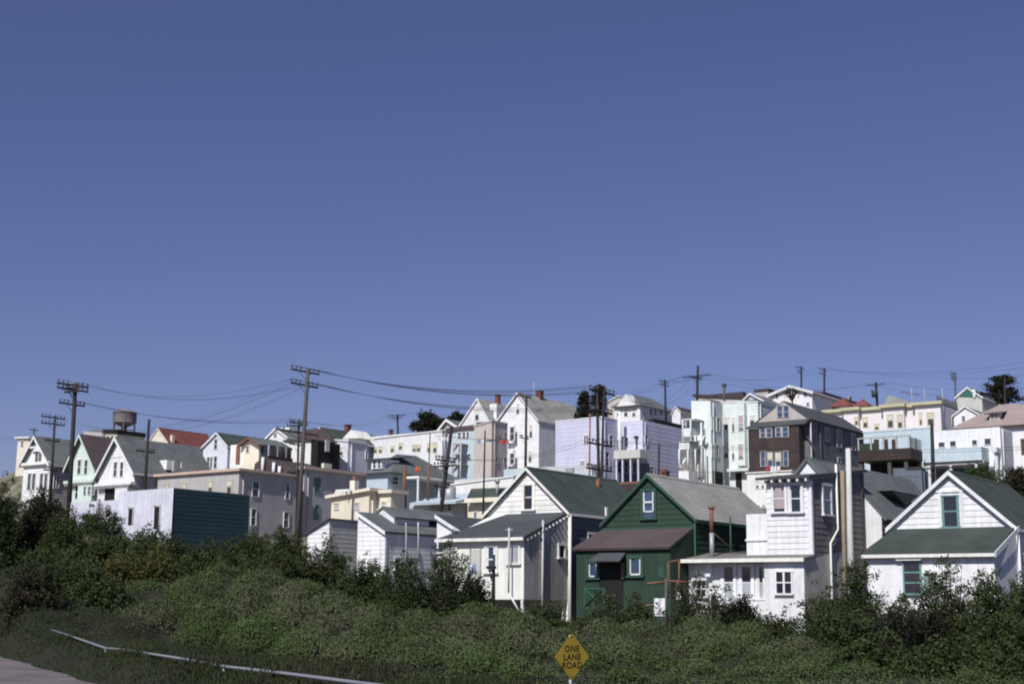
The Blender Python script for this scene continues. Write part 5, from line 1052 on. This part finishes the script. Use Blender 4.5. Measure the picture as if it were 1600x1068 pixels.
tree('ragged dark conifer on the skyline at right', 1566, 586, 636, 165, 62, 'lf_dark', 'conifer', name='conifer_tree', leaf=.16, n=4200)
tree('near-bare small tree in front of the hilltop gable', 1238, 606, 630, 225, 26, 'lf_red', n=220, leaf=.2)

# ================================================================ poles and wires
INS = None
def pole(label, xt, yt, xb, yb, Y, r, arms=(), mt='pole', d='D', name='utility_pole', cat='utility pole', group='wooden utility poles', ins=True, r1=None):
    global INS
    t, b = at(xt, yt, Y), at(xb, yb, Y); gz = float(ground(np.array([b.x]), np.array([b.y]))[0])
    k = (b-t)/(b.z-t.z); z0 = min(gz, b.z)-.2; bb = t+k*(z0-t.z)
    root = empty(name, bb, 0, label, cat, group); tl = t-bb
    tube('post', [(0, 0, 0), tl*.5, tl], r, mt, root, n=8, r2=r1 or r*.72); out = []
    for (y, L, *rest) in arms:
        dv = DD if (rest[0] if rest else d) == 'D' else UU; p = at(xt+(xb-xt)*(y-yt)/(yb-yt), y, Y)-bb; c = p-(UU if dv is DD else DD)*(r+.07)
        s = dv*L/2; n_ = dv.cross(Z_)*.05; V = [c+sx*s+sy*n_+Z_*.06*sz for sz in (-1, 1) for sy in (-1, 1) for sx in (-1, 1)]
        arm = mesh('crossarm', V, [(0,2,3,1), (4,5,7,6), (0,1,5,4), (2,6,7,3), (0,4,6,2), (1,3,7,5)], mt, root)
        multitube('brace', [([c+s*.45, c-Z_*.55], .025, .025), ([c-s*.45, c-Z_*.55], .025, .025)], mt, root)
        for f in (-.93, -.62, -.33, .33, .62, .93):
            q = c+s*f+Z_*.06
            if ins:
                if INS is None:
                    o = lathe('insulator', [(.02, 0), (.02, .10), (.075, .11), (.085, .2), (.05, .26)], 'insul', arm, n=6); INS = o.data
                else: o = bpy.data.objects.new('insulator', INS); COL.objects.link(o); o.parent = arm
                o.location = q
            out.append(bb+q+Z_*.24)
    return out
A1 = pole('leftmost tall pole with a crown of crowded crossarms', 118, 598, 108, 785, 108, .21, ((601, 2.9), (608, 2.9), (606, 2.4, 'U'), (612, 1.8, 'U'), (631, 2.4)))
A2 = pole('shorter pole left of the crowned one, with two high crossarms', 86, 649, 79, 775, 138, .15, ((652, 2.8), (662, 2.8), (688, 1.8), (734, 1.6)))
A3 = pole('bare-topped pole between the white gable and the mauve block', 233, 655, 226, 768, 118, .16, ((705, 1.9),))
A4 = pole('tallest pole, with two crossarms high against the sky left of centre', 481.5, 576, 464, 850, 100, .19, ((580, 2.9), (601, 2.8)), 'polegrey', r1=.12)
A5 = pole('shorter pole close behind the tallest pole, with long crowded crossarms', 467, 655, 464, 790, 128, .13, ((660, 2.0), (665, 2.6, 'U'), (675, 5.5, 'D'), (694, 2.0), (739, 2.2)))
A6 = pole('leaning dark pole in the centre with crossarms low on it', 706, 666, 688, 806, 104, .17, ((719, 2.2), (728, 2.0, 'U'), (760, 1.7)))
A7 = pole('thin iron-topped pole right of the leaning centre pole', 758, 672, 755, 800, 100, .09, (), r1=.05)
A8 = pole('pole in front of the largest white gable with one sideways crossarm', 822.5, 619, 821, 745, 150, .17, ((619, 2.5, 'D'), (684, 1.6)))
A9 = pole('double-pole top with a long heavy crossarm before the cypresses', 944, 611, 939, 765, 96, .105, ((612, 3.2), (643, 2.8), (694, 3.0), (733, 3.2)))
pole('second slim post of the double pole, nearer the cypresses', 933, 608, 934, 660, 97, .12, (), r1=.1)
pole('rust-coloured thin pole against the lavender front', 922, 645, 921, 742, 120, .085, (), 'rust')
A11 = pole('skyline pole left of the dark-roofed skyline house', 1039, 593, 1040, 640, 235, .22, ((596, 3.4), (601, 3.4)), ins=False)
A12 = pole('tall skyline pole rising behind the mint building', 1090.5, 571, 1089, 632, 190, .22, ((588, 4.2, 'U'), (590, 3.6)), ins=False)
A13 = pole('skyline pole just left of the two above the hilltop gable', 1252, 572, 1252, 612, 262, .22, ((574, 3.8), (580, 2.6)), ins=False)
A14 = pole('skyline pole to the right of the hilltop gable peak', 1288, 575, 1288, 618, 262, .24, ((577, 3.8), (584, 3.4)), ins=False)
A15 = pole('pole with transformer behind the yellow-corniced row house', 1368.5, 597, 1371, 636, 200, .22, ((601, 2.8, 'U'), (611, 2.6)), ins=False)
A16 = pole('pale skyline pole left of the bright green gable', 1492, 580, 1493, 620, 225, .18, ((583, 2.8), (588, 3.4), (592, 2.8)), 'polegrey', ins=False)
A17 = pole('thick dark pole between the glazed deck and the balcony house', 1456, 662, 1459, 770, 104, .17, ((732, 3.8, 'U'),), ins=False)
A18 = pole('small far pole above the long white building', 621, 647, 622, 684, 230, .20, ((649, 3.8, 'U'), (653, 2.6, 'U')), ins=False)
pole('thin far-left pole on the skyline', 53.5, 668, 53.5, 690, 215, .10, ((671, 1.6),), ins=False)
pole('thin iron pole before the right end of the long white building', 692, 672, 693, 745, 150, .10, (), 'polegrey', ins=False)
pole('thin iron pole before the row of small windows', 672, 676, 670, 735, 150, .08, (), 'polegrey', ins=False)
pole('short thin pole before the long lavender side wall', 1030, 693, 1029, 745, 130, .11, (), ins=False)
pole('second thin pole in the gap behind the conifer', 1570, 588, 1570, 630, 160, .12, ((592, 2.4),), ins=False)
pole('thick white-painted pole beside the tall white house', 1325, 700, 1331, 962, 61, .165, (), 'polewhite', cat='pole', name='painted_pole', group=None, r1=.11)
pole('brown wooden pole just left of the thick white pole', 1316, 735, 1321, 955, 62, .085, (), 'polebrown', cat='pole', name='wooden_pole', group=None, r1=.10)
pole('short dark post with a small crossbar in front of the lean-to windows', 772, 866, 770, 965, 66, .13, ((886, .5, 'U'),), 'pole', name='wooden_post', cat='post', group=None, ins=False, r1=.05)
pole('weathered post in the yard before the green cottage', 1041, 903, 1040, 985, 62, .10, (), 'polegrey', name='wooden_post', cat='post', group=None)
def wire(p, q, sag, label, r=.016, n=14):
    r *= .62
    p, q = Vector(p), Vector(q); pts = [p.lerp(q, i/n)-Z_*sag*4*(i/n)*(1-i/n) for i in range(n+1)]
    o = Vector(pts[0]); w = tube('power_line', [x-o for x in pts], r, 'wire', None, n=4); w.location = o; tag(w, label, 'wire', 'power lines')
def span(A, ia, B, ib, sag, label, r=.016):
    od = ['first', 'second', 'third', 'fourth', 'fifth', 'sixth']; few = len(ia) < 3
    for k, (a, b) in enumerate(zip(ia, ib)): wire(A[a], B[b], sag, label.replace('one of the', ('nearer' if k == 0 else 'farther') if few else od[k]).replace('wires', 'wire')+('' if few else ', counting from near end'), r)
span(A4, range(0, 6), A9, range(0, 6), 1.0, 'one of the upper wires from the tallest pole to the double pole', .018)
span(A4, (6, 8, 9, 11), A9, (6, 8, 9, 11), .9, 'one of the lower wires from the tallest pole to the double pole', .018)
span(A1, (1, 3, 4), A4, (6, 9, 10), 1.3, 'one of the wires from the crowned left pole to the tallest', .013)
span(A1, (24, 27, 29), A5, (0, 3, 5), .8, 'one of the wires from the crowned pole to the pole behind the tallest', .016)
span(A2, (1, 4), A4, (7, 10), 2.5, 'one of the thin wires from the two-armed left pole to the tallest pole', .012)
span(A5, (1, 4), A18, (1, 4), 1.2, 'one of the wires running behind from left to the small far pole', .02)
span(A18, (0, 5), A12, (1, 4), 2.5, 'one of the wires crossing from the far pole to the skyline pole', .022)
span(A11, (0, 5), A12, (0, 5), .5, 'one of the short wires between the two skyline poles', .03)
span(A9, (1, 4), A12, (2, 3), 2.4, 'one of the wires rising from the double pole to the tall skyline pole', .02)
span(A12, (0, 5), A14, (0, 5), 1.5, 'one of the wires from the tall skyline pole to the hilltop poles', .02)
e1, e2 = at(1680, 596, 200), at(1680, 580, 200)
for i, w_ in ((0, 'lowest'), (3, 'middle'), (5, 'topmost')): wire(A14[i], e2+Z_*i*.5, 1.5, w_+' of the wires leaving the hilltop poles to the right', .022)
span(A12, (1, 4), A15, (0, 5), 1.6, 'one of the wires from the tall skyline pole to the transformer pole', .02)
for i, w_ in ((0, 'lower'), (5, 'upper')): wire(A15[i], e1+Z_*i*.4, 2.0, w_+' of the two wires leaving the transformer pole to the right', .022)
for i, w_ in ((6, 'highest'), (8, 'middle'), (10, 'lowest')): wire(A4[i], at(-60, 655+i*2, 120), 2.5, w_+' of the faint wires sweeping to the left edge', .011)
for i, y, w_ in ((12, 693, 'upper'), (15, 697, 'middle'), (18, 735, 'lowest')): wire(A9[min(i, len(A9)-1)], at(1680, y, 85), .6, w_+' of the wires crossing in front of the hillside houses', .016)
for i, w_ in ((12, 'nearer'), (14, 'farther')): wire(A9[i], A6[i-12], .8, w_+' of the two wires in front of the white gables', .016)
bpy.context.view_layer.update()
p = at(1366, 620, 199.5); tube_o = tube('transformer', [p+Z_*.9, p], .36, 'rdark', None, n=10); tag(tube_o, 'drum transformer on the pole behind the row house', 'transformer')

# ================================================================ laundry and yard things
def cloth(label, x0, y0, x1, y1, Y, m, skew=0.0):
    a, b, c, d = at(x0, y0, Y), at(x1, y0+skew, Y), at(x1-.5, y1+skew, Y), at(x0+.5, y1, Y); n = 5; V, F = [], []
    for j in range(4):
        for i in range(n+1):
            p = a.lerp(b, i/n).lerp(d.lerp(c, i/n), j/3); V.append(p-a+Vector((0, .09*math.sin(i*2.2+j*.6)*(j/3+.2), 0)))
    F = [(j*(n+1)+i, j*(n+1)+i+1, (j+1)*(n+1)+i+1, (j+1)*(n+1)+i) for j in range(3) for i in range(n)]
    o = mesh('laundry', V, F, m); o.location = a; sm = o.modifiers.new('thick', 'SOLIDIFY'); sm.thickness = .015; tag(o, label, 'laundry', 'washing on the lines')
wl_ = tube('clothesline', [at(680, 680, 140)-at(680, 680, 140), at(740, 685.5, 137)-at(680, 680, 140), at(801, 687, 135)-at(680, 680, 140)], .02, 'wire', None, n=4); wl_.location = at(680, 680, 140); tag(wl_, 'clothesline strung in front of the tan building', 'clothesline')
for a in (('leftmost white cloth on the clothesline', 683, 681, 690, 687, 139.5, 'whitew'), ('pale pink cloth second from left on the clothesline', 691, 682, 697, 688, 139.3, 'pinkw'), ('white cloth beside the leaning pole on the clothesline', 698, 682.5, 704, 689, 139, 'white'),
          ('pale blue shirt in front of the tan building', 745, 686, 752, 692, 137, 'bluecloth'), ('white shirt in front of the tan building', 753, 686, 759, 692, 137, 'white'), ('dark navy cloth in front of the tan building', 760, 686.5, 774, 689.5, 136.7, 'dkblue'), ('bright red cloth at the right end of the clothesline', 780, 687, 795, 692, 136, 'red', 1.0),
          ('red and white cloth on the white rear addition', 1197, 727, 1203, 736, 123.5, 'red'), ('white sheet beside the red cloth', 1204, 728, 1213, 738, 123.5, 'white'), ('pale pink cloth above the rear addition', 1214, 728, 1219, 736, 123.5, 'pinkw'),
          ('small orange cloth by the slate roof', 649, 729, 656, 736, 108, 'orange'), ('white washing at the lean-to back door', 729, 882, 737, 900, 66, 'whiteb'), ('pale blue washing at the lean-to back door', 738, 880, 745, 896, 66, 'bluecloth')):
    cloth(*a)
# gate, scaffold and tarp by the green cottage
g0 = at(912.5, 950, 64.8); g = empty('garden_gate', g0, -AZ, 'teal plank gate with cross brace below the green cottage window', 'gate')
class R_: pass
q = R_(); q.root = g; wd = 1.02; hg = .92
for i in range(6): box(q, 'plank', .05+i*wd/6, .05+(i+1)*wd/6-.012, 0, .025, .04, hg-.04, 'green')
for (z0, z1) in ((0, .09), (hg-.09, hg)): box(q, 'rail', 0, wd+.1, -.03, -.002, z0, z1, 'greentrim')
for u in (0, wd): box(q, 'stile', u, u+.09, -.028, -.004, .092, hg-.092, 'greentrim')
tube('diagonal_brace', [(.06, -.045, hg-.06), (wd, -.045, .08)], .028, 'gtop', g, n=4); tube('diagonal_brace', [(.06, -.055, .08), (wd*.9, -.055, hg-.1)], .028, 'greentrim', g, n=4)
s0 = at(1045, 935, 62.5); g = empty('timber_scaffold', s0, -AZ, 'rough reddish timber frame beside the green cottage corner', 'frame'); q.root = g
def fr(x0, y0, x1, y1, m='wood', r=.035, nm='beam'): a, b = at(x0, y0, 62.5)-s0, at(x1, y1, 62.5)-s0; R3 = Matrix.Rotation(AZ, 3, 'Z'); tube(nm, [R3@a, R3@b], r, m, g, n=4)
for a in ((1044, 878, 1063, 874), (1044, 878, 1044, 935), (1061, 875, 1061, 930), (1060, 906, 1053, 928)): fr(*a)
fr(1011, 911, 1038, 909, 'wood', .055); fr(1045, 907, 1075, 909, 'wood', .045); fr(1001, 946, 1030, 944, 'wood', .055)
cloth('white tarpaulin heaped behind the weathered post', 1022, 934, 1039, 962, 60.5, 'white')
cloth('white rag hanging from the timber frame', 1057, 924, 1064, 936, 62, 'whitew')
# boat-like blue tarp scrap
h = H('chimney', 'squat red brick chimney rising behind the green cottage roof', 1041, 735, 92, 765, cat='chimney', anchor=False)
box(h, 'stack', -.36, 0, 0, .4, -.5, h.top-.12, 'brick'); box(h, 'cap', -.42, .06, -.06, .46, h.top-.118, h.top, 'brick'); tube('pot', [(-.18, .2, h.top), (-.18, .2, h.top+.22)], .11, 'rust', h.root, n=8)
h = H('timber_pile', 'reddish timber pile on a flat roof behind the green cottage', 1001, 749, 95, 765, cat='timber', anchor=False)
for i in range(7): box(h, 'board', -2.0+.1*(i % 3), -.05*i, .12*i, .12*i+.1, h.top-.25+.05*(i % 2), h.top-.13+.05*(i % 2), 'wood')
box(h, 'base', -2.0, 0, .0, .9, -.5, h.top-.26, 'brown')
# ---- sign
sg = at(893.5, 1025, 27.2); gz = float(ground(np.array([sg.x]), np.array([sg.y]))[0])
tdir = Vector((.77, .64, 0)).normalized(); nn = Vector((tdir.y, -tdir.x, 0)); ang = math.atan2(tdir.y, tdir.x)
sr = empty('road_sign', (sg.x, sg.y, min(gz, 0)-.1), ang, 'yellow diamond road sign reading ONE LANE ROAD among the mounds', 'road sign')
zc = sg.z-sr.location.z; hd = .435
def diamond(r, z, y0, y1, name, m, par, rc=.03):
    pts = []
    for cx_, cz_ in ((r, 0), (0, r), (-r, 0), (0, -r)):
        v = Vector((cx_, cz_)); s_ = Vector((-v.y, v.x)).normalized(); pts += [tuple(v*(1-rc/r)-s_*rc), tuple(v*(1-rc*.25/r)), tuple(v*(1-rc/r)+s_*rc)]
    V, F = extr([(a, y1, b+z) for a, b in pts], [(a, y0, b+z) for a, b in pts]); return mesh(name, V, F, m, par)
pl = diamond(hd, zc, -.004, 0, 'panel', 'sign', sr)
tube('post', [(0, .035, 0), (0, .035, zc+hd*.9)], .032, 'whiteb', sr, n=8)
for z_ in (zc+hd*.83, zc-hd*.83): lathe('bolt', [(.014, 0), (.012, .006), (.004, .009)], 'signink', sr, n=8).matrix_local = Matrix.Translation((0, -.0045, z_)) @ Matrix.Rotation(math.radians(90), 4, 'X')
for txt, dz in (('ONE', .145), ('LANE', -.005), ('ROAD', -.155)):
    cu = bpy.data.curves.new('t', 'FONT'); cu.body = txt; cu.align_x = 'CENTER'; cu.size = .165; cu.extrude = .0008; cu.offset = .0035; cu.space_character = 1.14
    to = bpy.data.objects.new('t', cu); COL.objects.link(to); bpy.context.view_layer.update()
    me = bpy.data.meshes.new_from_object(to.evaluated_get(bpy.context.evaluated_depsgraph_get())); bpy.data.objects.remove(to); me.materials.clear(); me.materials.append(M['signink'])
    o = bpy.data.objects.new('lettering', me); COL.objects.link(o); o.parent = sr; o.matrix_local = Matrix.Translation((0, -.0062, zc+dz-.055)) @ Matrix.Rotation(math.radians(90), 4, 'X') @ Matrix.Diagonal((1.0, 1.0, 1, 1))
# ---- pipe rail along the road
rp = [onrail(*a) for a in RPX]
o = rp[4]; rt = empty('pipe_rail', (o.x, o.y, 0), 0, 'grey-white pipe rail half buried in ice plant beside the road', 'railing'); oo = Vector((o.x, o.y, 0))
tube('rail', [p-oo for p in rp], .029, 'railp', rt, n=8)
for i in (2, 3, 5, 6, 8): p = rp[i]-oo; tube('rail_post', [p-Z_*.03, Vector((p.x, p.y, -.05))], .026, 'railp', rt, n=6)
